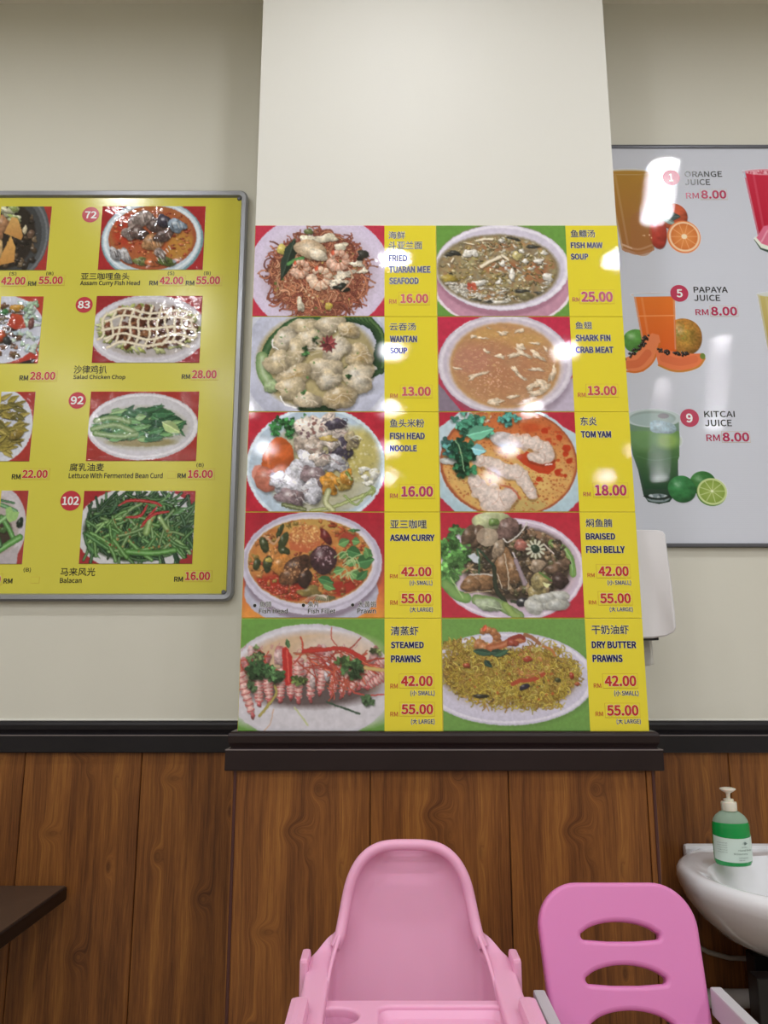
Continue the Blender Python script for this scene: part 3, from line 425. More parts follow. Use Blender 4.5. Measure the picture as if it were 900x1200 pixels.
def dish_celery():
    c = Canvas(0, 405, 99, 663, .5, (170, 50, 46), 34)
    c.ell(-10, 540, 112, 148, (210, 206, 212), grad=(192, 182, 190)); c.ell(-20, 545, 96, 120, (176, 162, 160), soft=10); c.poly([(0, 640), (80, 600), (80, 663), (0, 663)], (176, 166, 172)); c.ell(-10, 560, 64, 70, (60, 46, 36), soft=10)
    for P, w, k in [([(0, 455), (40, 470), (60, 480)], 14, (96, 160, 96)), ([(0, 440), (50, 450)], 8, (60, 120, 70)), ([(10, 500), (40, 540), (60, 575)], 18, (90, 160, 70)), ([(10, 615), (50, 590), (82, 570)], 24, (96, 170, 72)), ([(0, 520), (24, 500)], 16, (130, 190, 110)), ([(0, 560), (16, 600)], 16, (60, 110, 60))]: c.line(P, w, k, dark=tuple(v * .6 for v in k), hi=.3)
    c.poly([(22, 470), (40, 462), (50, 480), (72, 482), (66, 508), (40, 520), (26, 500)], (150, 196, 110)); c.blob(78, 520, 12, 18, (30, 46, 34)); c.blob(3, 540, 9, 7, (220, 120, 50)); c.blob(20, 545, 14, 12, (70, 110, 50)); return c.finish(1.4, 6.)

def dish_fish_curry():
    c = Canvas(346, 96, 722, 319, .5, (180, 40, 44), 35)
    c.ell(535, 215, 184, 140, (110, 150, 160)); c.ell(533, 212, 178, 136, (184, 204, 220)); c.ring(533, 212, 168, 124, 5, (220, 232, 240)); c.ell(535, 208, 158, 112, (170, 84, 50)); c.ell(530, 200, 150, 104, (186, 84, 48), grad=(176, 100, 54))
    c.clip = np.clip((1 - np.sqrt(((c.X - 533) / 156) ** 2 + ((c.Y - 206) / 112) ** 2)) * 20, 0, 1); c.ell(640, 240, 50, 50, (196, 140, 50), soft=20, a=.8); c.ell(440, 180, 50, 60, (190, 60, 36), soft=20)
    for i in range(120): c.blob(533 + c.r.uniform(-140, 140), 210 + c.r.uniform(-96, 96), c.r.uniform(3, 10), c.r.uniform(2, 5), c.r.choice([(206, 110, 60), (170, 56, 36), (214, 150, 80), (150, 60, 40)]), wob=.3, drop=.2)
    c.clip = None
    for x, y, a, b, r_, k in [(470, 150, 34, 22, -.6, 0), (500, 140, 40, 28, .3, 0), (455, 190, 26, 30, .2, 0), (485, 190, 34, 26, .5, 1), (545, 165, 36, 24, .4, 1), (575, 150, 32, 20, .7, 2), (535, 225, 40, 26, -.3, 3), (575, 200, 40, 20, -.5, 1), (620, 165, 36, 22, .4, 4), (440, 270, 16, 36, -.7, 5), (500, 290, 30, 14, .2, 6), (540, 295, 30, 12, 0, 7), (590, 290, 34, 16, .1, 8), (405, 265, 18, 26, -.6, 5), (565, 262, 26, 14, .7, 0)]:
        K = [(150, 132, 126), (96, 76, 72), (70, 66, 84), (196, 140, 92), (140, 160, 180), (170, 170, 176), (120, 130, 70), (190, 96, 50), (90, 106, 50)][k]; c.blob(x, y, a, b, K, rot=r_, wob=.15, tex=.3, tsz=10, spec=.5)
        for j in range(3): u = c.r.uniform(-a, a) * .6; c.line([(x + u, y - b * .4), (x + u + 8, y + b * .4)], 2.5, c.r.choice([(60, 50, 50), (226, 220, 214)]), a=.7)
    for i in range(6): c.line([(555 + 8 * i, 278 - 8 * i), (563 + 8 * i, 288 - 8 * i)], 3, (226, 226, 230))
    return c.finish(1.6, 6.)

def dish_chicken():
    c = Canvas(324, 411, 710, 645, .5, (166, 36, 42), 36)
    c.ell(518, 535, 212, 126, (200, 196, 208)); c.ring(518, 533, 200, 112, 5, (216, 214, 224)); c.ell(522, 530, 188, 96, (180, 172, 170), soft=8)
    for i in range(60): t = c.r.uniform(0, 6.28); c.blob(522 + 172 * math.cos(t), 525 + 78 * math.sin(t), c.r.uniform(8, 20), c.r.uniform(4, 9), c.r.choice([(176, 186, 90), (200, 206, 140), (140, 160, 70)]), rot=c.r.uniform(-1, 1), wob=.3)
    for i in range(90):
        t = c.r.uniform(0, 6.28); q = math.sqrt(c.r.random()); c.blob(522 + 160 * q * math.cos(t), 522 + 68 * q * math.sin(t), c.r.uniform(12, 30), c.r.uniform(8, 16), c.r.choice([(122, 66, 44), (100, 52, 38), (140, 84, 56), (84, 48, 40), (150, 96, 60)]), wob=.25, rot=c.r.uniform(-1, 1), tex=.3, spec=.4)
    for i in range(11):
        x = 352 + i * 33; c.line([(x + 14, 448 + abs(i - 5) * 5), (x - 6 + c.r.uniform(-8, 8), 500), (x + 4 + c.r.uniform(-10, 10), 550), (x - 12, 594 - abs(i - 5) * 6)], 9, (232, 220, 190), dark=(196, 180, 146), hi=.3)
    for j in range(5):
        y = 462 + j * 30; c.line([(352 + abs(j - 2) * 12, y + 10), (430, y - 4 + c.r.uniform(-8, 8)), (520, y + 6 + c.r.uniform(-8, 8)), (610, y - 4 + c.r.uniform(-8, 8)), (690 - abs(j - 2) * 10, y + 8)], 9, (236, 224, 196), dark=(200, 184, 150), hi=.3)
    return c.finish(2.2, 8.)

def dish_lettuce():
    c = Canvas(303, 56, 700, 301, .5, (176, 48, 40), 37)
    c.ell(500, 180, 202, 118, (214, 212, 220), grad=(194, 192, 202)); c.ring(500, 178, 192, 108, 5, (226, 224, 232)); c.ell(495, 185, 172, 78, (180, 180, 170), soft=10); c.ell(500, 235, 120, 16, (150, 140, 90), soft=6)
    for i in range(120):
        t = c.r.uniform(0, 6.28); q = math.sqrt(c.r.random()); x = 495 + 145 * q * math.cos(t); y = 172 + 55 * q * math.sin(t); L = c.r.uniform(40, 90); a = c.r.gauss(0, .5) + (math.pi if x > 500 else 0) * 0
        c.leaf(x - L / 2, y - L / 2 * math.sin(a) * .6, L, c.r.uniform(16, 32), a * .8, c.r.choice([(46, 96, 58), (70, 126, 76), (96, 148, 88), (36, 76, 50), (120, 160, 100)]))
    for P in [[(320, 190), (400, 175), (470, 200)], [(330, 160), (390, 150), (450, 165)], [(330, 205), (420, 215), (480, 208)]]: c.line(P, 20, (130, 166, 100), dark=(80, 120, 66), hi=.3)
    c.leaf(570, 165, 80, 40, .5, (150, 176, 110)); return c.finish(1.8, 7.)

def dish_balacan():
    c = Canvas(280, 405, 686, 663, .5, (170, 40, 44), 38)
    c.ell(485, 540, 226, 150, (206, 206, 210)); c.ell(485, 540, 196, 116, (40, 58, 36), soft=10)
    c.strands(300, 485, 530, 200, 118, (50, 120), (7, 13), [(46, 92, 48), (64, 116, 58), (34, 70, 42), (90, 144, 76)], curl=.25, dark=.45, hi=.25)
    for i in range(34): x = c.r.uniform(300, 640); y = c.r.uniform(450, 620); c.leaf(x, y, c.r.uniform(40, 80), c.r.uniform(12, 22), c.r.uniform(-1.5, 1.5), c.r.choice([(46, 84, 48), (70, 116, 62), (30, 60, 40)]))
    c.strands(60, 480, 560, 190, 80, (60, 130), (10, 15), [(96, 156, 70), (120, 170, 90), (76, 134, 60)], curl=.2, dark=.5, hi=.35)
    for P, w, k in [([(450, 620), (540, 625), (620, 615)], 20, (90, 160, 66)), ([(515, 555), (525, 510), (535, 495)], 26, (140, 180, 96)), ([(560, 500), (590, 545)], 18, (140, 180, 100)), ([(400, 580), (450, 640)], 16, (90, 150, 64)), ([(300, 560), (380, 610)], 14, (70, 130, 60))]: c.line(P, w, k, dark=tuple(v * .55 for v in k), hi=.3)
    c.specks(50, 480, 560, 170, 60, (2, 5), [(180, 130, 70), (150, 60, 40)])
    for P in [[(410, 458), (450, 440), (530, 446), (565, 460)], [(440, 500), (490, 495), (512, 458)], [(495, 535), (520, 500), (548, 462)], [(500, 522), (540, 490), (592, 480)]]: c.line(P, 11, (188, 34, 36), dark=(140, 24, 28), hi=.3, taper=.5)
    return c.finish(1.6, 7.)

BOARDW = (214, 218, 230)
def glass(c, x0, x1, b0, b1, y0, y1, top, bot, rim, rnd=10, foot=None):
    """a tumbler of juice seen from the front"""
    n = 20; L = []; R = []
    for i in range(n + 1): t = i / n; L.append((x0 + (b0 - x0) * t, y0 + (y1 - y0) * t)); R.append((x1 + (b1 - x1) * t, y0 + (y1 - y0) * t))
    for i in range(6): t = i / 5 * math.pi; L.append(((b0 + b1) / 2 - (b1 - b0) / 2 * math.cos(t), y1 + rnd * math.sin(t)))
    c.poly(L[:n + 1] + L[n + 1:] + R[:n + 1][::-1], top, grad=bot)
    c.line([(x0 + 6, y0 + 4), (b0 + 5, y1)], 7, rim, a=.55); c.line([(x1 - 6, y0 + 4), (b1 - 5, y1)], 7, rim, a=.4); c.line([(x0 + (x1 - x0) * .2, y0 + 20), (b0 + (b1 - b0) * .2, y1 - 10)], 12, (255, 255, 255), a=.12)
    c.ell((x0 + x1) / 2, y0, (x1 - x0) / 2, rnd * .7, rim); c.ell((x0 + x1) / 2, y0 + 3, (x1 - x0) / 2 - 6, rnd * .5, top)

def juice_orange():
    c = Canvas(60, 215, 545, 680, .34, BOARDW, 41)
    glass(c, 60, 300, 118, 286, 235, 640, (176, 132, 56), (160, 106, 62), (206, 196, 170), 22); c.img *= 1
    c.line([(120, 615), (200, 640), (284, 615)], 10, (206, 170, 140)); c.line([(126, 640), (200, 662), (280, 640)], 14, (176, 130, 100))
    c.blob(400, 470, 72, 70, (206, 98, 66), wob=.01, tex=.05); c.leaf(300, 460, 76, 76, -1.0, (50, 66, 64)); c.blob(312, 555, 46, 84, (206, 76, 62), wob=.02, tex=.05); c.line([(225, 500), (225, 620)], 110, (166, 110, 66), a=.55, smooth=False)
    c.leaf(336, 466, 100, 52, .03, (58, 74, 72)); c.leaf(340, 480, 80, 26, .4, (120, 140, 136))
    c.ell(445, 576, 87, 84, (226, 132, 78)); c.ell(447, 575, 80, 77, (240, 206, 170)); c.ell(447, 574, 70, 68, (222, 140, 76), grad=(206, 116, 60))
    for i in range(10): t = i * .628; c.line([(447, 574), (447 + 68 * math.cos(t), 574 + 66 * math.sin(t))], 3, (240, 186, 130), a=.8)
    c.ell(447, 574, 15, 13, (246, 224, 190)); c.specks(5, 250, 575, 30, 12, (3, 5), [(230, 200, 160)]); return c

def juice_papaya():
    c = Canvas(138, 860, 565, 1330, .34, BOARDW, 42)
    c.blob(200, 1125, 66, 60, (90, 150, 70), wob=.02, tex=.08, drop=.1, rot=-.3); c.blob(455, 1105, 96, 98, (166, 140, 62), wob=.03, tex=.2, drop=.1, grad=(190, 130, 60), rot=.9); c.specks(30, 430, 1080, 60, 60, (3, 9), [(120, 120, 50), (190, 110, 40), (140, 150, 70)], a=.5)
    glass(c, 206, 424, 240, 410, 880, 1180, (226, 120, 46), (214, 96, 40), (200, 190, 190), 12); c.poly([(240, 1170), (410, 1170), (406, 1200), (250, 1200)], (214, 96, 40)); c.line([(212, 885), (420, 882)], 16, (196, 206, 220)); c.line([(225, 995), (415, 992)], 6, (236, 150, 90))
    def seeds(n, P):
        Q = crom(np.array(P, np.float32), 6)
        for _ in range(n): x, y = Q[c.r.randrange(len(Q))]; c.blob(x + c.r.uniform(-12, 12), y + c.r.uniform(-10, 10), 6, 5.5, (44, 36, 34), wob=.05, spec=.7)
    c.poly([(250, 1110), (290, 1085), (325, 1095), (330, 1130), (300, 1200), (275, 1250), (230, 1285), (170, 1290), (138, 1270), (138, 1215), (200, 1190), (240, 1150)], (226, 130, 84)); c.line([(138, 1282), (190, 1288), (240, 1272), (290, 1225), (325, 1140)], 9, (206, 110, 40)); c.line([(150, 1250), (210, 1240), (260, 1190)], 40, (206, 96, 60), a=.6); seeds(46, [(140, 1215), (190, 1185), (235, 1140), (258, 1105)])
    c.poly([(300, 1180), (330, 1165), (430, 1190), (500, 1192), (545, 1190), (556, 1215), (520, 1255), (450, 1280), (380, 1278), (310, 1250)], (224, 122, 78)); c.line([(312, 1252), (380, 1280), (450, 1281), (520, 1258), (554, 1218)], 10, (196, 126, 50)); c.ell(545, 1205, 14, 16, (110, 130, 60)); c.line([(340, 1215), (420, 1235), (500, 1220)], 40, (206, 100, 66), a=.5); seeds(44, [(320, 1172), (380, 1188), (430, 1192), (470, 1196)]); c.ell(262, 1112, 7, 6, (40, 34, 34)); return c

def juice_kitcai():
    c = Canvas(155, 435, 672, 955, .34, BOARDW, 43)
    c.poly([(166, 490), (440, 490), (436, 600), (424, 690), (420, 700), (414, 800), (380, 900), (360, 925), (305, 936), (250, 925), (228, 890), (208, 760), (185, 680), (172, 600)], (120, 150, 130), grad=(28, 52, 40))
    c.poly([(176, 560), (436, 560), (428, 690), (416, 720), (390, 860), (238, 860), (208, 720), (188, 690)], (104, 146, 84), grad=(34, 70, 48)); c.ell(370, 610, 60, 40, (140, 176, 96), soft=30); c.ell(250, 600, 70, 60, (120, 160, 110), soft=40, a=.6)
    c.ell(303, 492, 138, 48, (150, 168, 166)); c.ring(303, 492, 134, 44, 6, (190, 204, 206)); c.ell(300, 500, 116, 34, (164, 184, 184)); c.blob(350, 540, 70, 36, (170, 196, 206), sh=.3, drop=0); c.ell(360, 480, 30, 14, (120, 110, 120), a=.6); c.line([(206, 690), (300, 712), (422, 692)], 6, (90, 130, 90), a=.6)
    c.ell(302, 905, 60, 22, (130, 146, 150)); c.specks(9, 302, 905, 50, 14, (6, 12), [(206, 214, 224), (80, 96, 100)]); c.ring(302, 880, 72, 30, 7, (30, 44, 40), a0=10, a1=170)
    c.blob(538, 830, 68, 62, (60, 120, 60), wob=.02, tex=.06, drop=.1); c.blob(428, 860, 71, 70, (56, 128, 72), wob=.02, tex=.06, drop=.15)
    c.ell(578, 880, 76, 66, (84, 126, 56)); c.ell(582, 872, 76, 68, (196, 210, 150)); c.ell(582, 872, 66, 58, (150, 172, 86), grad=(130, 156, 70))
    for i in range(9): t = i * .698; c.line([(582, 870), (582 + 64 * math.cos(t), 870 + 56 * math.sin(t))], 3.4, (206, 218, 160), a=.9)
    c.ell(582, 870, 7, 6, (230, 236, 200)); return c

def juice_watermelon():
    c = Canvas(785, 205, 1210, 675, .3, BOARDW, 44)
    glass(c, 793, 1050, 838, 1010, 232, 600, (196, 44, 70), (176, 24, 52), (206, 196, 206), 14); c.ell(920, 235, 122, 16, (222, 150, 164)); c.line([(796, 235), (800, 262)], 8, (180, 200, 214)); c.specks(14, 900, 235, 90, 9, (5, 12), [(236, 190, 200), (190, 60, 80)])
    c.poly([(812, 590), (840, 640), (900, 664), (1010, 670), (1120, 640), (1190, 560), (1000, 520), (860, 540)], (60, 80, 70)); c.poly([(812, 585), (845, 632), (910, 652), (1010, 656), (1110, 620), (1170, 550), (860, 545)], (226, 232, 220)); c.poly([(826, 580), (870, 520), (1140, 470), (1160, 545), (1100, 606), (1000, 636), (905, 630), (850, 610)], (214, 110, 140)); c.line([(850, 600), (900, 540), (960, 610)], 8, (236, 180, 196), a=.7); return c

def juice_pale():
    c = Canvas(860, 855, 1200, 1330, .3, BOARDW, 45)
    glass(c, 868, 1090, 905, 1060, 880, 1300, (190, 176, 110), (176, 150, 80), (196, 204, 206), 14); c.ell(979, 880, 108, 14, (206, 210, 206)); return c
# ------------------------------------------------------------------ helpers
def lin(c):
    c = np.asarray(c, float); c = c / 255. if c.max() > 1.001 else c
    return tuple(np.where(c <= .04045, c / 12.92, ((c + .055) / 1.055) ** 2.4))
def link(o, parent=None):
    C.objects.link(o)
    if parent is not None: o.parent = parent
    return o
def tag(o, label=None, cat=None, group=None, kind=None):
    if label: o['label'] = label
    if cat: o['category'] = cat
    if group: o['group'] = group
    if kind: o['kind'] = kind
    return o
def thing(name, label, cat, loc=(0, 0, 0), group=None, parent=None):
    o = bpy.data.objects.new(name, None); o.empty_display_size = .05; link(o, parent); o.location = loc
    return tag(o, label, cat, group)
def P(px, py, Y):
    """the point at distance Y in front of the lens that the photograph shows at (px, py): returns x, z"""
    b = math.atan((600 - py) / FPX) + PITCH; h = Y * math.tan(b); dep = Y * math.cos(PITCH) + h * math.sin(PITCH)
    return (px - 450) / FPX * dep, CAMZ + h
class MB:
    def __init__(s): s.v = []; s.f = []; s.m = []; s.smooth = []
    def add(s, v, f, m=0, sm=False):
        n = len(s.v); s.v += [tuple(map(float, q)) for q in v]; s.f += [tuple(i + n for i in q) for q in f]; s.m += [m] * len(f); s.smooth += [sm] * len(f); return s
    def box(s, x0, x1, y0, y1, z0, z1, m=0, b=0.0):
        if b <= 0:
            v = [(x, y, z) for x in (x0, x1) for y in (y0, y1) for z in (z0, z1)]
            return s.add(v, [(0, 1, 3, 2), (4, 6, 7, 5), (0, 4, 5, 1), (2, 3, 7, 6), (0, 2, 6, 4), (1, 5, 7, 3)], m)
        bm = bmesh.new(); bmesh.ops.create_cube(bm, size=1)
        for q in bm.verts: q.co = ((x0 + x1) / 2 + q.co.x * (x1 - x0), (y0 + y1) / 2 + q.co.y * (y1 - y0), (z0 + z1) / 2 + q.co.z * (z1 - z0))
        bmesh.ops.bevel(bm, geom=bm.edges[:] + bm.verts[:], offset=b, segments=2 if b > .002 else 1, profile=.6, affect='EDGES'); bm.verts.index_update()
        s.add([q.co[:] for q in bm.verts], [[q.index for q in f.verts] for f in bm.faces], m); bm.free(); return s
    def tube(s, pts, r, n=10, m=0, caps=True, closed=False, sx=1.0):
        """round bar swept along pts; r one number or one per point"""
        P_ = [Vector(p) for p in pts]; k = len(P_); R = r if hasattr(r, '__len__') else [r] * k; V = []; up = None
        for i, p in enumerate(P_):
            a = P_[(i - 1) % k] if (closed or i) else p; b = P_[(i + 1) % k] if (closed or i < k - 1) else p; t = (b - a).normalized()
            if up is None: up = Vector((0, 0, 1)) if abs(t.z) < .9 else Vector((0, 1, 0))
            x = t.cross(up).normalized(); up = x.cross(t).normalized()
            for j in range(n): an = 2 * PI * j / n; V.append(p + x * (R[i] * sx * math.cos(an)) + up * (R[i] * math.sin(an)))
        F = [(i * n + j, i * n + (j + 1) % n, (i + 1) % k * n + (j + 1) % n, (i + 1) % k * n + j) for i in range(k if closed else k - 1) for j in range(n)]
        if caps and not closed: F += [tuple(range(n))[::-1], tuple(range((k - 1) * n, k * n))]
        return s.add(V, F, m, True)
    def lathe(s, prof, cx=0, cy=0, n=32, m=0, sx=1.0, sy=1.0, caps=True):
        V = [(cx + r * sx * math.cos(2 * PI * j / n), cy + r * sy * math.sin(2 * PI * j / n), z) for r, z in prof for j in range(n)]
        F = [(i * n + j, i * n + (j + 1) % n, (i + 1) * n + (j + 1) % n, (i + 1) * n + j) for i in range(len(prof) - 1) for j in range(n)]
        if caps: F += [tuple(range(n))[::-1], tuple(range((len(prof) - 1) * n, len(prof) * n))]
        return s.add(V, F, m, True)
    def rings(s, R, m=0, closed=True, cap0=False, cap1=False):
        n = len(R[0]); V = [p for r in R for p in r]; k = n if closed else n - 1
        F = [(i * n + j, i * n + (j + 1) % n, (i + 1) * n + (j + 1) % n, (i + 1) * n + j) for i in range(len(R) - 1) for j in range(k)]
        if cap0: F.append(tuple(range(n))[::-1])
        if cap1: F.append(tuple(range((len(R) - 1) * n, len(R) * n)))
        return s.add(V, F, m, True)
    def build(s, name, mats, parent=None, recalc=True, at=None, auto=True):
        me = bpy.data.meshes.new(name)
        v = s.v if at is None else [(x - at[0], y - at[1], z - at[2]) for x, y, z in s.v]
        me.from_pydata(v, [], s.f)
        for q in (mats if isinstance(mats, (list, tuple)) else [mats]): me.materials.append(q)
        me.polygons.foreach_set('material_index', s.m); me.polygons.foreach_set('use_smooth', s.smooth)
        if recalc:
            bm = bmesh.new(); bm.from_mesh(me); bmesh.ops.recalc_face_normals(bm, faces=bm.faces); bm.to_mesh(me); bm.free()
        if auto and any(s.smooth): me.set_sharp_from_angle(angle=math.radians(42))
        o = bpy.data.objects.new(name, me); link(o, parent)
        if at is not None: o.location = at
        return o
def shape2d(name, outlines, depth, bevel, mat, parent, M, res=3):
    """a flat shape with holes given a thickness and rounded edges, laid by matrix M"""
    cu = bpy.data.curves.new(name, 'CURVE'); cu.dimensions = '2D'; cu.fill_mode = 'BOTH'; cu.extrude = max(0, depth / 2 - bevel); cu.bevel_depth = bevel; cu.bevel_resolution = res; cu.offset = -bevel
    for pts in outlines:
        sp = cu.splines.new('POLY'); sp.points.add(len(pts) - 1); sp.use_cyclic_u = True
        for i, (x, y) in enumerate(pts): sp.points[i].co = (x, y, 0, 1)
    t = bpy.data.objects.new(name, cu); C.objects.link(t); bpy.context.view_layer.update()
    me = bpy.data.meshes.new_from_object(t.evaluated_get(bpy.context.evaluated_depsgraph_get())); bpy.data.objects.remove(t); bpy.data.curves.remove(cu)
    me.transform(M); me.materials.clear(); me.materials.append(mat); me.name = name
    for p in me.polygons: p.use_smooth = True
    me.set_sharp_from_angle(angle=math.radians(50))
    return link(bpy.data.objects.new(name, me), parent)
def rrect(x0, x1, y0, y1, r, n=6):
    out = []
    for cx, cy, a in ((x1 - r, y1 - r, 0), (x0 + r, y1 - r, 90), (x0 + r, y0 + r, 180), (x1 - r, y0 + r, 270)):
        out += [(cx + r * math.cos(math.radians(a + 90 * i / n)), cy + r * math.sin(math.radians(a + 90 * i / n))) for i in range(n + 1)]
    return out

# ------------------------------------------------------------------ materials
class NT:
    def __init__(s, name):
        s.mat = bpy.data.materials.new(name); s.mat.use_nodes = True; s.t = s.mat.node_tree; s.t.nodes.clear()
        s.out = s.t.nodes.new('ShaderNodeOutputMaterial'); s.b = s.t.nodes.new('ShaderNodeBsdfPrincipled'); s.t.links.new(s.b.outputs[0], s.out.inputs[0])
    def n(s, ty, ins=None, **kw):
        q = s.t.nodes.new(ty)
        for k, v in kw.items(): setattr(q, k, v)
        for k, v in (ins or {}).items(): s.set(q.inputs[k], v)
        return q
    def set(s, i, v):
        if isinstance(v, bpy.types.NodeSocket): s.t.links.new(v, i)
        elif hasattr(v, '__len__') and i.type == 'RGBA': i.default_value = tuple(v)[:3] + (1,)
        else: i.default_value = v
    def m(s, op, a, b=None, c=None, clamp=False):
        q = s.n('ShaderNodeMath', operation=op, use_clamp=clamp)
        for k, v in enumerate((a, b, c)):
            if v is not None: s.set(q.inputs[k], v)
        return q.outputs[0]
    def noise(s, vec, scale, detail=3, rough=.5, dist=0):
        return s.n('ShaderNodeTexNoise', {'Vector': vec, 'Scale': scale, 'Detail': detail, 'Roughness': rough, 'Distortion': dist}).outputs[0]
    def ramp(s, f, stops):
        q = s.n('ShaderNodeValToRGB', {0: f}); e = q.color_ramp.elements
        while len(e) < len(stops): e.new(.5)
        for k, (p, c) in enumerate(stops): e[k].position = p; e[k].color = tuple(c)[:3] + (1,)
        return q.outputs[0]
    def mix(s, f, a, b, bt='MIX'):
        q = s.n('ShaderNodeMix', data_type='RGBA', blend_type=bt); s.set(q.inputs[0], f); s.set(q.inputs[6], a); s.set(q.inputs[7], b); return q.outputs[2]
    def bump(s, h, strength, dist=.001):
        q = s.n('ShaderNodeBump', {'Height': h, 'Strength': strength, 'Distance': dist}); s.set(s.b.inputs['Normal'], q.outputs[0]); return q.outputs[0]
def plain(name, col, rough=.5, spec=.5, bump=None, var=0, coat=0, sss=0, metal=0, trans=0, ior=None):
    q = NT(name); co = q.n('ShaderNodeTexCoord').outputs['Object']; c = lin(col)
    if var:
        f = q.noise(co, 9, 4); q.set(q.b.inputs['Base Color'], q.mix(f, tuple(v * (1 - var) for v in c), tuple(min(1, v * (1 + var)) for v in c)))
    else: q.set(q.b.inputs['Base Color'], c)
    q.b.inputs['Roughness'].default_value = rough; q.b.inputs['Specular IOR Level'].default_value = spec; q.b.inputs['Metallic'].default_value = metal
    q.b.inputs['Coat Weight'].default_value = coat; q.b.inputs['Coat Roughness'].default_value = .06
    if sss: q.b.inputs['Subsurface Weight'].default_value = sss; q.b.inputs['Subsurface Scale'].default_value = .01
    if trans: q.b.inputs['Transmission Weight'].default_value = trans
    if ior: q.b.inputs['IOR'].default_value = ior
    if bump: q.bump(q.noise(co, bump[0], 3), bump[1], bump[2] if len(bump) > 2 else .001)
    return q.mat
def glossy_print(name, col=None, film=0.0, flute=False, rough=.02):
    q = NT(name); co = q.n('ShaderNodeTexCoord').outputs['Object']
    if col is None: q.set(q.b.inputs['Base Color'], q.n('ShaderNodeAttribute', attribute_name='ink').outputs[0])
    else:
        f = q.noise(co, 6, 3); c = lin(col); q.set(q.b.inputs['Base Color'], q.mix(f, tuple(v * .95 for v in c), c))
    q.b.inputs['Roughness'].default_value = rough; q.b.inputs['Specular IOR Level'].default_value = .5
    if flute:
        w = q.n('ShaderNodeTexWave', {'Vector': co, 'Scale': 62.0}, wave_type='BANDS', bands_direction='Z').outputs[1]; q.bump(w, 1.0, .000075)
    elif film:
        a = q.noise(co, 28, 3, .6, 1.2); q.bump(a, film, .004)
    else:
        a = q.noise(co, 420, 2); q.bump(a, .05, .0006)
    return q.mat
def wood_panel_material():
    q = NT('dark_teak_laminate'); g = q.n('ShaderNodeTexCoord').outputs['Object']; sp = q.n('ShaderNodeSeparateXYZ', {0: g}); x, z = sp.outputs[0], sp.outputs[2]
    wob = q.m('MULTIPLY', q.m('SUBTRACT', q.noise(q.n('ShaderNodeCombineXYZ', {0: q.m('MULTIPLY', x, 9.), 2: q.m('MULTIPLY', z, 3.2)}).outputs[0], 1.0, 2), .5), .016)
    phi = q.m('ADD', x, wob); dark = None
    for kx, kz, rx, rz, a in ((.168, -.040, .013, .018, .034), (.130, -.118, .022, .014, .036), (.152, -.156, .009, .018, .018), (.070, -.300, .018, .013, .030), (.208, -.372, .009, .024, .022), (.045, -.470, .011, .018, .026), (.150, -.560, .016, .020, .032), (.214, -.185, .006, .028, .010)):
        dx = q.m('DIVIDE', q.m('SUBTRACT', x, kx), rx); dz = q.m('DIVIDE', q.m('SUBTRACT', z, kz), rz)
        e = q.m('EXPONENT', q.m('MULTIPLY', q.m('ADD', q.m('MULTIPLY', dx, dx), q.m('MULTIPLY', dz, dz)), -.8)); phi = q.m('ADD', phi, q.m('MULTIPLY', e, a))
        e2 = q.m('POWER', e, 3.0); dark = e2 if dark is None else q.m('ADD', dark, e2)
    V = lambda fx, fz: q.n('ShaderNodeCombineXYZ', {0: q.m('MULTIPLY', phi, fx), 2: q.m('MULTIPLY', z, fz)}).outputs[0]
    big = q.noise(V(16., 1.2), 1.0, 2); mid = q.noise(V(75., 2.4), 1.0, 4, .65); fine = q.noise(V(420., 14.), 1.0, 4, .65); streak = q.noise(V(150., 2.0), 1.0, 2)
    v = q.m('ADD', q.m('ADD', q.m('MULTIPLY', big, .40), q.m('MULTIPLY', mid, .34)), q.m('MULTIPLY', fine, .26))
    col = q.ramp(v, [(.34, lin((62, 34, 17))), (.45, lin((104, 62, 30))), (.54, lin((134, 84, 40))), (.65, lin((166, 114, 54)))])
    crack = q.m('MULTIPLY', q.m('SUBTRACT', .345, streak, clamp=True), 10.0, clamp=True)
    ring = q.m('MULTIPLY', q.m('SUBTRACT', q.noise(V(210., 1.4), 1.0, 1), .60, clamp=True), 5.0, clamp=True)
    col = q.mix(q.m('MULTIPLY', crack, .75), col, lin((34, 18, 10))); col = q.mix(q.m('MULTIPLY', ring, .45), col, lin((60, 32, 16)))
    col = q.mix(q.m('MULTIPLY', dark, .30, clamp=True), col, lin((58, 30, 15)))
    q.set(q.b.inputs['Base Color'], col); q.b.inputs['Roughness'].default_value = .42; q.b.inputs['Specular IOR Level'].default_value = .3
    q.bump(q.m('ADD', q.m('MULTIPLY', fine, .5), q.m('MULTIPLY', streak, .5)), .25, .0008); return q.mat
def paint_material(name, col, mott=.035):
    q = NT(name); co = q.n('ShaderNodeTexCoord').outputs['Object']; c = lin(col)
    f = q.noise(co, 2.3, 4, .6); q.set(q.b.inputs['Base Color'], q.mix(f, tuple(v * (1 - mott) for v in c), tuple(min(1, v * (1 + mott)) for v in c)))
    s_ = q.n('ShaderNodeTexVoronoi', {'Vector': co, 'Scale': 4.1}).outputs[0]
    q.b.inputs['Roughness'].default_value = .55; q.b.inputs['Specular IOR Level'].default_value = .35; q.bump(q.noise(co, 240, 3), .12, .0008); return q.mat
def emitter(name, col, st):
    q = NT(name); q.b.inputs['Base Color'].default_value = (.8, .8, .8, 1); q.set(q.b.inputs['Emission Color'], lin(col)); q.b.inputs['Emission Strength'].default_value = st; return q.mat

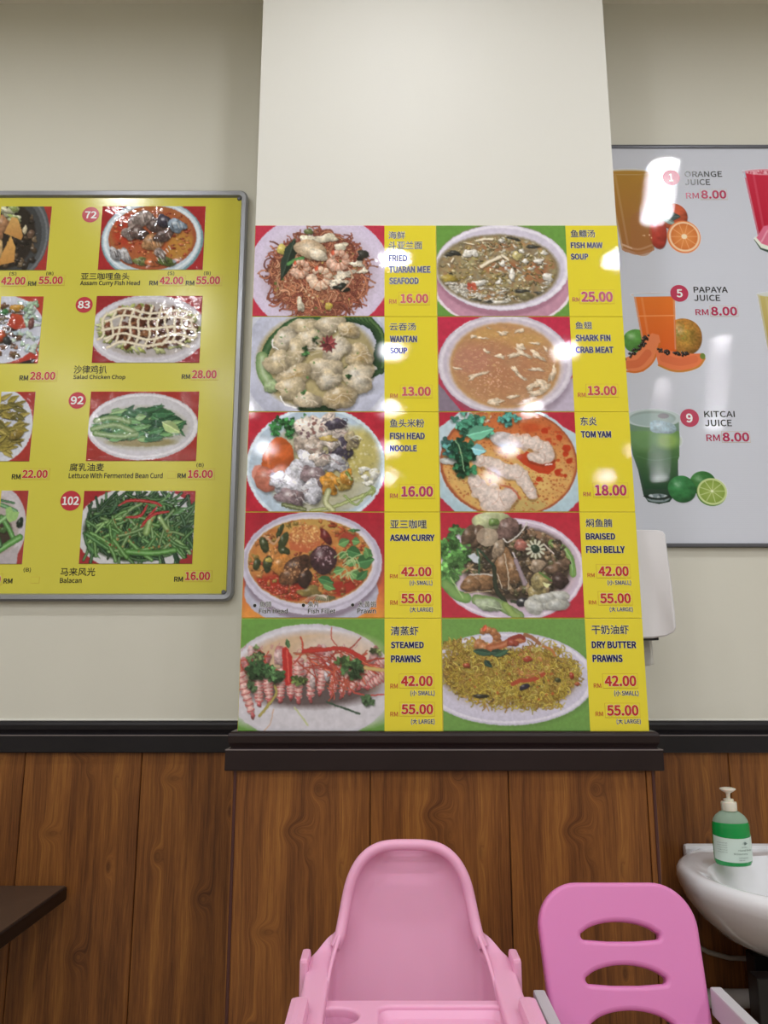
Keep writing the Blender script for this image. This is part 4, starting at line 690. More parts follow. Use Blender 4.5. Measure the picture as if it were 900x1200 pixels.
WALLP = paint_material('cream_wall_paint', (216, 214, 202)); PILP = paint_material('white_pillar_paint', (222, 221, 214), .02)
CEIL = plain('ceiling_white', (232, 228, 216), .8, .2); WOOD = wood_panel_material()
RAIL = plain('dark_chocolate_rail', (36, 24, 25), .32, .3, (60, .1), .25); RAILW = plain('near_black_rail', (28, 25, 29), .34, .3, (60, .1), .25)
RAILEDGE = plain('rail_edge_highlight', (128, 118, 118), .35); TRIMW = plain('reddish_corner_trim', (74, 40, 36), .4, .4, None, .2); CAULK = plain('white_sealant', (232, 230, 222), .5)
FLOORM = plain('beige_floor_tile', (176, 166, 150), .25, .5, None, .1); GROUT = plain('grout', (90, 84, 76), .8)
YEL = glossy_print('yellow_gloss_print', (236, 220, 60)); YELB = glossy_print('mustard_yellow_print', (214, 206, 76), rough=.2); INK = glossy_print('picture_print'); INKF = glossy_print('laminated_picture_print', film=.32, rough=.03)
BWHITE = glossy_print('fluted_white_board', (214, 218, 230), flute=True, rough=.03); INKB = glossy_print('fluted_picture_print', flute=True, rough=.03)
T_NAVY = plain('navy_ink', (16, 18, 78), .25); T_BLACK = plain('black_ink', (26, 28, 26), .25); T_WHITE = plain('white_ink', (240, 240, 240), .25); T_RED = plain('brick_red_ink', (190, 44, 34), .25); T_MAG = plain('magenta_ink', (176, 26, 78), .25); T_RMR = plain('rm_red_ink', (190, 60, 50), .25)
T_CRIM = plain('crimson_badge_ink', (186, 36, 76), .25); T_BADGE = plain('brick_badge_ink', (190, 44, 60), .25); T_GREY = plain('dark_grey_ink', (40, 38, 46), .25)
STK = plain('sticker_yellow', (226, 204, 44), .15); STKE = plain('sticker_edge', (196, 150, 40), .3); STKB = plain('sticker_white', (206, 208, 220), .2)
ALU = plain('aluminium_frame', (150, 152, 158), .28, .5, None, .08, metal=.6); ALUD = plain('grey_board_edge', (104, 106, 114), .35, .5, None, .05, metal=.3)
PINK = plain('pale_pink_plastic', (232, 170, 202), .36, .45, (300, .04), 0, 0, .12); PINK2 = plain('bright_pink_plastic', (216, 126, 184), .34, .45, (300, .04), 0, 0, .1)
GREYP = plain('pale_grey_plastic', (186, 184, 190), .4); CERAM = plain('white_ceramic', (240, 241, 246), .12, .6, None, 0, .6); WPLAS = plain('white_dispenser_plastic', (226, 224, 228), .3, .5)
BLACKM = plain('black_metal', (20, 20, 22), .35); TABLE = plain('dark_walnut_tabletop', (72, 56, 46), .36, .45, (40, .08), .2); TABLEE = plain('black_table_edge', (24, 20, 20), .4); PVC = plain('white_pvc', (206, 202, 198), .4)
PAPER = plain('paper_towel', (214, 212, 208), .9, .1); HOSE = plain('grey_hose', (150, 140, 130), .4); PUMPW = plain('milky_pump_plastic', (226, 222, 206), .3, .5, None, 0, 0, .3)
LAMPM = emitter('lamp_diffuser', (250, 251, 255), LAMP); CHROME = plain('chrome', (210, 210, 212), .12, .5, metal=1)

# ------------------------------------------------------------------ the setting
def struct(o, kind='structure'): o['kind'] = kind; return o
L_, R_, B_ = ROOM
struct(MB().box(L_, R_, B_, WY, -.06, 0).build('floor', GROUT))
fl = bpy.data.objects['floor']; tm = MB().box(-.298, .298, -.298, .298, 0, .004, b=.0015).build('floor_tile', FLOORM, fl); tm.location = (L_ + .3, B_ + .3, 0); first = True
for i in range(11):
    for j in range(12):
        x = L_ + .3 + i * .6; y = B_ + .36 + j * .6
        if y + .3 > WY - .01: continue
        if first: o = tm; first = False
        else: o = tm.copy(); link(o, fl)
        o.location = (x, y, 0)
struct(MB().box(L_, R_, B_, WY + .1, CZ, CZ + .08).build('ceiling', CEIL))
struct(MB().box(L_ - .1, L_, B_, WY + .1, 0, CZ).build('wall_left', WALLP)); struct(MB().box(R_, R_ + .1, B_, WY + .1, 0, CZ).build('wall_right', WALLP))
struct(MB().box(L_, R_, B_ - .1, B_, 0, CZ).build('wall_back', WALLP)); struct(MB().box(L_, R_, WY, WY + .1, 0, CZ).build('wall_front', WALLP))
PIL = struct(MB().box(PX0, PX1, PY, WY, 0, CZ).build('pillar', PILP))
def wood_run(par, x0, x1, yf, seams, drops, mirror=()):
    """laminate boards of one pattern, their joints recessed, each its own object with the pattern from its own corner"""
    MB().box(x0 + .0005, x1 - .0005, yf + .0069, yf + .0074, .085, 1.012).build('backing_sheet', BLACKM, par)
    xs = [x0] + [s for s in seams if x0 < s < x1] + [x1]
    for k, (a, b) in enumerate(zip(xs, xs[1:])):
        g = .0008; dz = drops[k % len(drops)]; org = (seams[0] + .273 * math.floor((a - seams[0]) / .273 + .5) if a == x0 else a, yf, 1.012 + dz)
        MB().box(a + g, b - g, yf, yf + .007, .085, 1.012, b=.0014).build('wood_panel', WOOD, par, at=org)
wood_run(PIL, PX0, PX1, PY - .0075, (-.027, .246, .519), (0, .03, 0, .1))
wf = bpy.data.objects['wall_front']
wood_run(wf, L_, PX0, WY - .0075, tuple(-.293 - .273 * k for k in range(11, 0, -1)), (.12, .24, .05, .31, .16)); wood_run(wf, PX1, R_, WY - .0075, tuple(.532 + .273 * k for k in range(1, 11)), (.17, .02, .33, .1))
for x in (PX0 - .0035, PX1 - .0025): MB().box(x, x + .006, PY - .0105, PY - .0075, 0, 1.01, b=.001).build('corner_strip', TRIMW, PIL)
for x0, x1 in ((PX0 - .0075, PX0), (PX1, PX1 + .0075)): MB().box(x0, x1, PY - .003, WY - .008, .085, 1.012).build('side_panel', WOOD, PIL, at=(x0, PY, 1.012))
def rail(name, x0, x1, yf, m, z0, zs, z1, ends=False):
    """a two-step moulding: the lower band proud, an arris with its highlight painted pale, a rounded upper band"""
    prof = [(0, z0), (.018, z0), (.0195, z0 + .002), (.0195, zs - .002), (.0185, zs - .0005), (.013, zs), (.0105, zs + .002), (.0115, zs + .006), (.0150, zs + .012), (.0160, z1 - .008), (.0145, z1 - .003), (.0110, z1), (0, z1)]
    e = (lambda d: d) if ends else (lambda d: 0); mb = MB()
    V = [(x0 - e(d), yf - d, z) for d, z in prof] + [(x1 + e(d), yf - d, z) for d, z in prof]; n = len(prof)
    mb.add(V, [(i, i + 1, n + i + 1, n + i) for i in range(n - 1)] + [tuple(range(n)), tuple(range(n, 2 * n))])
    if ends:
        for sx, xx in ((-1, x0), (1, x1)):
            w = [(xx + sx * d, yf - d, z) for d, z in prof] + [(xx + sx * d, yf + .1, z) for d, z in prof]; mb.add(w, [(i, i + 1, n + i + 1, n + i) for i in range(n - 1)] + [tuple(range(n, 2 * n))])
    o = struct(mb.build(name, m)); MB().box(x0 - e(.0196), x1 + e(.0196), yf - .0198, yf - .0186, zs - .0024, zs - .0004).build('edge_highlight', RAILEDGE, o); return o  # pale strip: the highlight along the step, put into the colour
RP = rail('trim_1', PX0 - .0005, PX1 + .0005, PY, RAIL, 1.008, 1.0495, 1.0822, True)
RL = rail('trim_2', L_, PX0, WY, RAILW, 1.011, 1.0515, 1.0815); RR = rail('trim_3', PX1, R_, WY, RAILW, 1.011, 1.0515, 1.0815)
for o, a, b in ((RL, L_, PX0), (RR, PX1, R_)): MB().box(a, b, WY - .004, WY - .0002, 1.0816, 1.0856, b=.001).build('sealant_bead', CAULK, o)
for nm, a, b in (('baseboard_left', L_, PX0 - .02), ('baseboard_right', PX1 + .02, R_)): struct(MB().box(a, b, WY - .018, WY, .004, .085, b=.003).build(nm, RAILW))
struct(MB().box(PX0 - .012, PX1 + .012, PY - .018, PY, .004, .085, b=.003).build('baseboard_front', RAILW))

# ------------------------------------------------------------------ round ceiling lamps (30; they show as the round glints in the boards)
def lamp(x, y, label):
    t = thing('downlight', label, 'ceiling light', (x, y, CZ), 'round recessed downlights in rows across the ceiling')
    MB().lathe([(.062, -.004), (.066, -.007), (.082, -.006), (.086, -.001), (.086, 0), (.062, 0), (.062, -.004)], n=28, caps=False).build('trim_ring', WPLAS, t)
    MB().lathe([(.0615, -.003), (.0001, -.003)], n=24, caps=False).build('diffuser', LAMPM, t); return t
first = None
RN = ['nearest the menu wall', 'second from the menu wall', 'third from the menu wall', 'fourth from the menu wall', 'fifth from the menu wall', 'sixth from the menu wall']; CN = ['far left column', 'column above the yellow menu side', 'column facing the pillar', 'column above the washbasin side', 'far right column']
for j, y in enumerate(LAMP_Y):
    for i, x in enumerate(LAMP_X):
        lab = 'round recessed downlight, %s, row %s' % (CN[i], RN[j])
        if first is None: first = lamp(x, y, lab); continue
        o = first.copy(); link(o); o.location = (x, y, CZ); o['label'] = lab
        for ch in first.children: c_ = ch.copy(); link(c_, o)

# ------------------------------------------------------------------ print: pictures and lettering
def picture(name, cv, x0, x1, z0, z1, y, mat, parent, keep_alpha=False, th=.0006, label=None):
    """a painted canvas as a thin sheet: ink colour kept per point, a real edge round it"""
    a = np.clip(cv.img, 0, 1); l = np.where(a <= .04045, a / 12.92, ((a + .055) / 1.055) ** 2.4) / PRINT_GAIN; H, Wd = cv.H, cv.W
    X, Z = np.meshgrid(np.linspace(x0, x1, Wd), np.linspace(z1, z0, H)); v = np.stack([X, np.full_like(X, y), Z], -1).reshape(-1, 3)
    i = np.arange(H - 1)[:, None] * Wd + np.arange(Wd - 1)[None]; F = np.stack([i, i + Wd, i + Wd + 1, i + 1], -1)
    F = F.reshape(-1, 4)
    if keep_alpha:
        al = cv.alpha > .03; k = al[:-1, :-1] | al[1:, 1:] | al[1:, :-1] | al[:-1, 1:]; F = F[k.reshape(-1)]
    n0 = len(v)
    if not keep_alpha:
        bd = np.concatenate([np.arange(Wd), np.arange(1, H) * Wd + Wd - 1, (H - 1) * Wd + np.arange(Wd - 2, -1, -1), np.arange(H - 2, 0, -1) * Wd]); vb = v[bd].copy(); vb[:, 1] += th; v = np.vstack([v, vb]); m = len(bd); k = np.arange(m)
        F = np.vstack([F, np.stack([bd, bd[(k + 1) % m], n0 + (k + 1) % m, n0 + k], -1)])
    me = bpy.data.meshes.new(name); me.vertices.add(len(v)); me.vertices.foreach_set('co', v.astype(np.float32).ravel()); me.loops.add(F.size); me.loops.foreach_set('vertex_index', F.astype(np.int32).ravel())
    me.polygons.add(len(F)); me.polygons.foreach_set('loop_start', np.arange(len(F), dtype=np.int32) * 4); me.update(calc_edges=True); me.validate()
    at = me.color_attributes.new('ink', 'FLOAT_COLOR', 'POINT'); c = np.ones((len(v), 4), np.float32); c[:n0, :3] = l.reshape(-1, 3)
    if len(v) > n0: c[n0:, :3] = .8
    at.data.foreach_set('color', c.ravel()); me.materials.append(mat)
    o = link(bpy.data.objects.new(name, me), parent)
    if label: o['label'] = label
    return o
_txt = {}; _F = {}
for _n in ('Noto Sans CJK Regular',):                       # the sans face that ships with Blender itself
    try: _F[_n[0]] = bpy.data.fonts.load(bpy.utils.system_resource('DATAFILES', path='fonts') + '/' + _n + '.woff2')
    except Exception: _F[_n[0]] = None
def glyphs(body, res=3):
    """flat outlines of a word: points in units of its em square, faces"""
    if (body, res) not in _txt:
        f = _F['N']
        cu = bpy.data.curves.new('t', 'FONT'); cu.body = body; cu.resolution_u = res; cu.font = f or cu.font; o = bpy.data.objects.new('t', cu); C.objects.link(o); bpy.context.view_layer.update()
        me = bpy.data.meshes.new_from_object(o.evaluated_get(bpy.context.evaluated_depsgraph_get())); V = np.empty(len(me.vertices) * 3, np.float32); me.vertices.foreach_get('co', V)
        _txt[(body, res)] = (V.reshape(-1, 3)[:, :2], [tuple(p.vertices) for p in me.polygons]); bpy.data.objects.remove(o); bpy.data.meshes.remove(me); bpy.data.curves.remove(cu)
    return _txt[(body, res)]
def txt(mb, body, box, Y, m=0, out=None, bold=.018, dy=0.0, res=3):
    """lettering fitted to the px box it fills in the photograph, laid on the plane y = Y; weight and halo by overprinting"""
    a, b, c, d = box; pm = (b + d) / 2; x0, _ = P(a, pm, Y); x1, _ = P(c, pm, Y); _, zt = P(a, b, Y); _, zb = P(a, d, Y)
    V, F = glyphs(body, res); lo, hi = V.min(0), V.max(0); w = bold * (zt - zb) * 1.15
    sx = (x1 - x0 - 2 * w) / (hi[0] - lo[0]); sz = (zt - zb - 2 * w) / (hi[1] - lo[1])
    def lay(r, n, off, mi):
        for k in range(n):
            t = 2 * PI * k / n + .4; ex, ez = (r * math.cos(t), r * math.sin(t)) if n > 1 else (0, 0)
            mb.add([(x0 + w + (p[0] - lo[0]) * sx + ex, Y - off - dy - 2e-6 * k, zb + w + (p[1] - lo[1]) * sz + ez) for p in V], F, mi)
    if out is not None: lay(w + .00042, 10, .0002, out)
    lay(w, 8 if bold > .004 else 1, .0004, m)
def sticker(name, items, box, Y, parent, mats, base=STK):
    """a price sticker, a hair proud of the board, with its lettering a sub-part"""
    a, b, c, d = box; pm = (b + d) / 2; x0, x1 = P(a, pm, Y)[0], P(c, pm, Y)[0]; zt, zb = P(a, b, Y)[1], P(a, d, Y)[1]
    o = MB().box(x0, x1, Y - .0006, Y, zb, zt).box(x0 - .0005, x1 + .0005, Y - .0003, Y, zb - .0006, zt + .0006, 1).build(name, [base, STKE if base is not STKB else GREYP], parent)
    mb = MB()
    for body, bx, m in items: txt(mb, body, bx, Y - .0007, m, 2, bold=.046)
    mb.build('lettering', mats, o, recalc=False); return o

# ------------------------------------------------------------------ the ten menu panels on the pillar
RZ = [P(450, y, PY - .003)[1] for y in (264.0, 371.0, 482.6, 600.0, 724.4, 857.3)]
ROWN = ['top row', 'second row', 'third row', 'fourth row', 'bottom row']
MENU = [  # col, row, painter, title of the dish, chinese lines, english lines, prices
 (0, 0, dish_noodles, 'fried noodle with prawns', [('海鲜', 455.2, 271.3, 474.7, 280.1), ('斗亚兰面', 455.2, 282.8, 494.7, 292.1)], [('FRIED', 455.4, 298.8, 477.3, 306.5), ('TUARAN MEE', 455.6, 311.9, 504.5, 319.9), ('SEAFOOD', 456, 325.2, 490.7, 333.2)], [('RM', 456, 350.8, 464.5, 356.1, '16.00', 469.3, 344.4, 501.9, 355.3, 3)]),
 (0, 1, dish_wantan, 'wantan soup', [('云吞汤', 456.5, 378.5, 487.5, 387.3)], [('WANTAN', 456.8, 393.5, 488.8, 401.2), ('SOUP', 456.8, 407.3, 477.3, 414.5)], [('RM', 457.3, 461.5, 466.1, 466.5, '13.00', 471, 453.2, 504.8, 464.1, 3)]),
 (0, 2, dish_fish_head_noodle, 'fish head noodle', [('鱼头米粉', 456.8, 491, 497.3, 500.9)], [('FISH HEAD', 456.8, 507, 497.9, 515), ('NOODLE', 456.8, 521.7, 488.5, 529.1)], [('RM', 457, 578.5, 466.1, 583.8, '16.00', 470.2, 569.7, 507.6, 582.2, 4)]),
 (0, 3, dish_curry, 'asam curry', [('亚三咖哩', 457.3, 609.1, 500, 619.5)], [('ASAM CURRY', 457, 626.2, 509.3, 634.2)], [('RM', 457, 672.9, 465.9, 677.7, '42.00', 469.9, 664.3, 505.6, 675.5, 3, '(小 SMALL)', 480, 680, 506.7, 686.7), ('RM', 457.3, 703.5, 465.9, 708.9, '55.00', 469.9, 695.5, 505.6, 707, 3, '(大 LARGE)', 480.5, 711.2, 507.2, 717.9)]),
 (0, 4, dish_steamed_prawns, 'steamed prawns', [('清蒸虾', 458, 734, 490.3, 744.7)], [('STEAMED', 458, 751.9, 496.7, 759.7), ('PRAWNS', 458, 767.8, 493.2, 776.4)], [('RM', 457.4, 801.3, 466.1, 806.8, '42.00', 469.8, 791.8, 507.1, 804.2, 3, '(小 SMALL)', 481.1, 809, 509.4, 816), ('RM', 457.4, 834.2, 466.3, 839.6, '55.00', 470.2, 825, 507.7, 837.1, 3, '(大 LARGE)', 481.7, 842.2, 509.4, 849.4)]),
 (1, 0, dish_fish_maw, 'fish maw soup', [('鱼鳔汤', 668.6, 269.4, 697.2, 278.3)], [('FISH MAW', 668.6, 283.9, 706.1, 291.1), ('SOUP', 668.6, 297.2, 689.4, 304.4)], [('RM', 670.8, 348.6, 680, 353.6, '25.00', 681, 341.7, 718, 353.9, 4)]),
 (1, 1, dish_shark_fin, 'shark fin and crab soup', [('鱼翅', 674.2, 377, 693.6, 385.6)], [('SHARK FIN', 674.4, 392.2, 715.5, 400), ('CRAB MEAT', 674.4, 406.1, 718.9, 413.9)], [('RM', 677, 460.3, 686.1, 465.3, '13.00', 688.6, 452.2, 722.6, 463.3, 3)]),
 (1, 2, dish_tom_yam, 'tom yam soup', [('东炎', 680, 488.6, 699.3, 498.7)], [('TOM YAM', 680.6, 505, 716.1, 513.1)], [('RM', 683.5, 576.7, 692.1, 581.6, '18.00', 697, 568, 734.2, 581, 4)]),
 (1, 3, dish_fish_belly, 'braised fish belly', [('焖鱼腩', 686.3, 607.9, 717.3, 617.7)], [('BRAISED', 686.3, 624.7, 721, 632.5), ('FISH BELLY', 686.6, 639.7, 732.3, 648.3)], [('RM', 688.4, 671.7, 696.7, 676.4, '42.00', 701, 663.4, 736.8, 675.2, 3, '(小 SMALL)', 711.8, 679.8, 739.5, 686.4), ('RM', 689.9, 703.6, 698.5, 708.2, '55.00', 703, 695.1, 739.2, 707, 3, '(大 LARGE)', 714.4, 711, 741.5, 717.4)]),
 (1, 4, dish_butter_prawns, 'dry butter prawns', [('干奶油虾', 693.2, 732.4, 736.8, 743.3)], [('DRY BUTTER', 693.2, 751.4, 745.5, 759.8), ('PRAWNS', 694.2, 767.2, 729.6, 776)], [('RM', 695.7, 800.8, 704.4, 806.1, '42.00', 708.4, 791.5, 745.6, 804.3, 3, '(小 SMALL)', 719.7, 809, 748.3, 816.3), ('RM', 697.9, 833.8, 706.6, 839.1, '55.00', 711, 826, 748.2, 838.8, 3, '(大 LARGE)', 722.5, 842.2, 750.8, 849)]),
]
LBL = {(0, 0): 'glossy menu panel of fried noodles with prawns, uppermost left on pillar', (0, 1): 'glossy menu panel of pale dumplings in soup ringed by greens',
 (0, 2): 'glossy menu panel of fish head noodle bowl with orange tomato', (0, 3): 'glossy menu panel of asam curry in white bowl with mint leaves',
 (0, 4): 'glossy menu panel of steamed prawns in a row on green background', (1, 0): 'glossy menu panel of fish maw soup on green, priced 25.00',
 (1, 1): 'glossy menu panel of clear orange shark fin crab soup', (1, 2): 'glossy menu panel of tom yam in orange broth with coriander',
 (1, 3): 'glossy menu panel of brown braised fish belly on lilac plate', (1, 4): 'glossy menu panel of yellow floss covered butter prawns'}
FACE = PY - .003
XS = [(PX0, .1180), (.1186, .5325)]; XP = [.0010, .4138]
TM = [T_NAVY, T_BLACK, T_WHITE, T_RED, T_MAG, T_RMR]
for col, row, fn, ttl, zh, en, prices in MENU:
    x0, x1 = XS[col]; z1, z0 = RZ[row] - .0004, RZ[row + 1] + .0004
    t = thing('menu_panel', LBL[(col, row)], 'menu board', (0, 0, 0), 'dish panels mounted edge to edge on the pillar'); t.location = ((x0 + x1) / 2, PY, z0)
    inv = Matrix.Translation(-t.location)
    MB().box(x0, x1, FACE, PY, z0, z1, b=.0006).build('backing_board', YEL, t)
    picture('food_photo', fn(), x0 + .0006, XP[col], z0 + .0006, z1 - .0006, FACE - .0004, INK, t, th=.0004)
    mb = MB()
    for b_, a, b, c, d in zh: txt(mb, b_, (a, b, c, d), FACE, 1, 2, bold=.012, dy=.0001)
    mb.build('chinese_name', TM, t, recalc=False); mb = MB()
    for b_, a, b, c, d in en: txt(mb, b_, (a, b, c, d), FACE, 0, 2, bold=.052, dy=.0001)
    mb.build('dish_name', TM, t, recalc=False)
    for p in prices:
        rm, a, b, c, d, pr, a2, b2, c2, d2, mi = p[:11]; mb = MB(); txt(mb, rm, (a, b, c, d), FACE, 5 if mi == 3 else 4, None, bold=.01, dy=.0001); mb.build('currency_text', TM, t, recalc=False)
        if len(p) > 11: mb = MB(); txt(mb, p[11], p[12:16], FACE, 1, 2, bold=.016, dy=.0001); mb.build('size_text', TM, t, recalc=False)
        sticker('price_sticker', [(pr, (a2, b2, c2, d2), mi)], (a2 - 1.8, b2 - 1.9, c2 + 1.6, d2 + 1.9), FACE, t, TM, YEL)
    if ttl == 'asam curry':
        for b_, a, b, c, d, bo in (('•', 296.6, 707.6, 300.6, 711.6, 0), ('魚頭', 304, 704.6, 318.1, 711.8, .004), ('Fish Head', 303.5, 713, 337.3, 718.7, .02), ('•', 353.6, 707.3, 357.6, 711.3, 0), ('魚片', 360.8, 704.6, 373.9, 711.8, .004), ('Fish Fillet', 360.8, 713, 393.3, 718.7, .02), ('•', 411.3, 707, 415.3, 711, 0), ('大黃蝦', 419.5, 704.4, 441.3, 711.8, .004), ('Prawn', 418.7, 713, 440.5, 718.7, .02)): mb = MB(); txt(mb, b_, (a, b, c, d), FACE - .0006, 1, 2, bold=bo); mb.build('caption', TM, t, recalc=False)
    for ch in t.children: ch.matrix_parent_inverse = Matrix.Identity(4); ch.location = inv @ Vector(ch.location)
def settle(t, loc):
    """put the Empty at loc while its already built parts stay where they stand"""
    t.location = loc
    for ch in t.children: ch.location = Vector(ch.location) - Vector(loc)

# ------------------------------------------------------------------ yellow menu board, left wall
YB = WY - .012; yz1 = P(200, 224.5, YB)[1]; yz0 = P(200, 704.5, YB)[1]; YX1 = -.3655; YX0 = -1.62
t = thing('yellow_menu_board', 'large yellow numbered menu board in aluminium frame, wall beside pillar', 'menu board')
MB().box(YX0 + .008, YX1 - .008, YB, WY - .001, yz0 + .008, yz1 - .008).build('board_panel', YELB, t)
fw = .0185
fr = MB(); out = rrect(YX0, YX1, yz0, yz1, .022); inn = rrect(YX0 + fw, YX1 - fw, yz0 + fw, yz1 - fw, .006); mid = rrect(YX0 + fw * .25, YX1 - fw * .25, yz0 + fw * .25, yz1 - fw * .25, .019); mi2 = rrect(YX0 + fw * .8, YX1 - fw * .8, yz0 + fw * .8, yz1 - fw * .8, .009)
fr.rings([[(x, WY - .001, z) for x, z in out], [(x, YB - .004, z) for x, z in out], [(x, YB - .0085, z) for x, z in mid], [(x, YB - .0075, z) for x, z in mi2], [(x, YB - .0002, z) for x, z in inn]]); fr.build('frame', ALU, t)
for sx, sz in ((YX1 - .024, yz1 - .022), (YX1 - .024, yz0 + .022)):
    sc = MB().lathe([(.0001, -.003), (.004, -.003), (.0055, -.001), (.0055, 0)], n=16, caps=False); sc.v = [(x, YB - .0003 + z, y) for x, y, z in sc.v]; sc.build('screw', ALUD, t, at=(0, 0, 0)).location = (sx, 0, sz)
def yphoto(fn, tl, tr, bl, br, y0, y1):
    x0 = P(tl, y0, YB)[0]; x1 = P(tr, y0, YB)[0]; x0b = P(bl, y1, YB)[0]; x1b = P(br, y1, YB)[0]
    picture('food_photo', fn(), (x0 + x0b) / 2, (x1 + x1b) / 2, P(0, y1, YB)[1], P(0, y0, YB)[1], YB - .0012, INKF, t, th=.0012)
yphoto(dish_fish_curry, 120, 240.7, 115.3, 238, 242, 316.2); yphoto(dish_chicken, 113.3, 236.7, 108, 234.3, 347, 425.2); yphoto(dish_lettuce, 106.7, 233.3, 101, 230, 459, 540.2); yphoto(dish_balacan, 98.3, 228.7, 93.3, 225.7, 575.3, 660.7)
yphoto(dish_claypot, 0, 60, -4, 55, 242.2, 316.7); yphoto(dish_tomato_plate, 0, 50, -4, 45.7, 347.6, 426); yphoto(dish_beans, 0, 41, -4, 35.3, 459.3, 540.6); yphoto(dish_celery, 0, 32.7, -4, 26.7, 575, 661)
def badge(n, px, py, r, Y, parent, mat, box):
    x, z = P(px, py, Y); x2, _ = P(px + r, py, Y); R = x2 - x; k = 36
    mb = MB().add([(x, Y - .0005, z)] + [(x + R * math.cos(2 * PI * i / k), Y - .0005, z + R * math.sin(2 * PI * i / k)) for i in range(k)], [(0, 1 + (i + 1) % k, 1 + i) for i in range(k)]); o = mb.build('number_badge', mat, parent)
    l = MB(); txt(l, n, box, Y - .0005, 0, None, bold=.035); l.build('lettering', T_WHITE, o, recalc=False)
badge('72', 106.3, 251.7, 10, YB, t, T_BADGE, (99.6, 247.6, 113.2, 256)); badge('83', 98.7, 357.3, 10, YB, t, T_BADGE, (91.4, 352.6, 105.6, 361.6)); badge('92', 90.7, 469.3, 10.2, YB, t, T_BADGE, (83, 464.4, 98, 474)); badge('102', 82.8, 586.8, 12, YB, t, T_BADGE, (73, 581.8, 92.6, 592))
YM = [T_BLACK, T_RED, T_WHITE]
for zs_, es_ in ((('亚三咖哩鱼头', 95, 319.7, 151.7, 327.9), ('Assam Curry Fish Head', 94, 328.8, 164, 335.8)), (('沙律鸡扒', 86.7, 428.3, 125.3, 437.9), ('Salad Chicken Chop', 86, 439.2, 147, 445.6)), (('腐乳油麦', 81.7, 543, 122, 552.2), ('Lettuce With Fermented Bean Curd', 80.7, 554, 190.7, 560.5)), (('马来风光', 71, 665.3, 111.7, 674.9), ('Balacan', 70.3, 676.8, 95.7, 683.2))):
    mb = MB(); txt(mb, zs_[0], zs_[1:], YB, 0, None, bold=.006, dy=.0002); mb.build('chinese_name', YM, t, recalc=False)
    mb = MB(); txt(mb, es_[0], es_[1:], YB, 0, None, bold=.018, dy=.0002); mb.build('dish_name', YM, t, recalc=False)
for it in ((('(S)', 196.7, 318, 204.3, 323.3), ('RM', 175, 329, 185, 334.5), ('42.00', 186.9, 324.2, 215, 333.3)), (('(B)', 238.9, 318, 247, 323.3), ('RM', 217.7, 329, 227.7, 334.5), ('55.00', 229.6, 323.8, 258, 333.3)),
           (('(S)', 11, 318.6, 19.3, 323.6), None, ('42.00', 1.2, 324.4, 30, 334)), (('(B)', 54.3, 318.4, 62.7, 323.4), ('RM', 32.9, 329.7, 42.5, 335.2), ('55.00', 45.2, 324, 73.7, 333)),
           (None, ('RM', 213, 438.7, 222.8, 444.2), ('28.00', 225, 433.7, 254, 443.7)), (None, ('RM', 22.9, 440, 33.1, 446), ('28.00', 35.3, 435.7, 65, 445.3)),
           (('(B)', 230.3, 542.5, 238.7, 547.9), ('RM', 208.1, 554.7, 217.8, 560.5), ('16.00', 220.2, 550.7, 249.5, 560.3)), (None, ('RM', 13.9, 555.7, 24.1, 561.7), ('22.00', 26.2, 550.7, 56, 560.3)),
           (None, ('RM', 204.1, 675.7, 214.5, 681.7), ('16.00', 216.9, 670, 246.3, 680)), (('(B)', 27.7, 665, 36.3, 671), ('RM', 4.3, 677.9, 14.7, 683.8), None)):
    if it[0]: mb = MB(); txt(mb, it[0][0], it[0][1:], YB, 0, None, bold=.01, dy=.0002); mb.build('size_text', YM, t, recalc=False)
    if it[1]: mb = MB(); txt(mb, it[1][0], it[1][1:], YB, 0, None, bold=.03, dy=.0002); mb.build('currency_text', YM, t, recalc=False)
    if it[2]: a, b, c, d = it[2][1:]; sticker('price_sticker', [(it[2][0], (a, b, c, d), 1)], (a - 1, b - 1.4, c + 2, d + 1.6), YB, t, YM, YELB)
sticker('price_sticker', [('16.00', (-28, 674, 1, 684), 1)], (-29.5, 672.6, 2.6, 685.4), YB, t, YM, YELB)
for bx in ((36.6, 676.2, 45.8, 683.4), (197, 552.4, 206, 560.4)):
    x0, zt = P(bx[0], bx[1], YB); x1, zb = P(bx[2], bx[3], YB); MB().box(x0, x1, YB - .0005, YB, zb, zt).box(x0 - .0004, x1 + .0004, YB - .0002, YB, zb - .0005, zt + .0005, 1).build('blank_sticker', [YELB, STKE], t)
settle(t, ((YX0 + YX1) / 2, WY, yz0))

# ------------------------------------------------------------------ white juice board, right wall
JB = WY - .010; jz1 = P(800, 170.5, JB)[1]; jz0 = P(800, 641, JB)[1]; JX0, JX1 = .565, 1.86
t = thing('juice_menu_board', 'large white fluted juice menu board with thin grey edge', 'menu board')
MB().box(JX0, JX1, JB, WY - .001, jz0, jz1).build('board_panel', BWHITE, t)
e = .0085; fr = MB(); out = rrect(JX0, JX1, jz0, jz1, .004, 3); mid = rrect(JX0 + e * .3, JX1 - e * .3, jz0 + e * .3, jz1 - e * .3, .003, 3); inn = rrect(JX0 + e, JX1 - e, jz0 + e, jz1 - e, .002, 3)
fr.rings([[(x, WY - .001, z) for x, z in out], [(x, JB - .003, z) for x, z in out], [(x, JB - .005, z) for x, z in mid], [(x, JB - .0045, z) for x, z in inn], [(x, JB - .0001, z) for x, z in inn]]); fr.build('frame', ALUD, t)
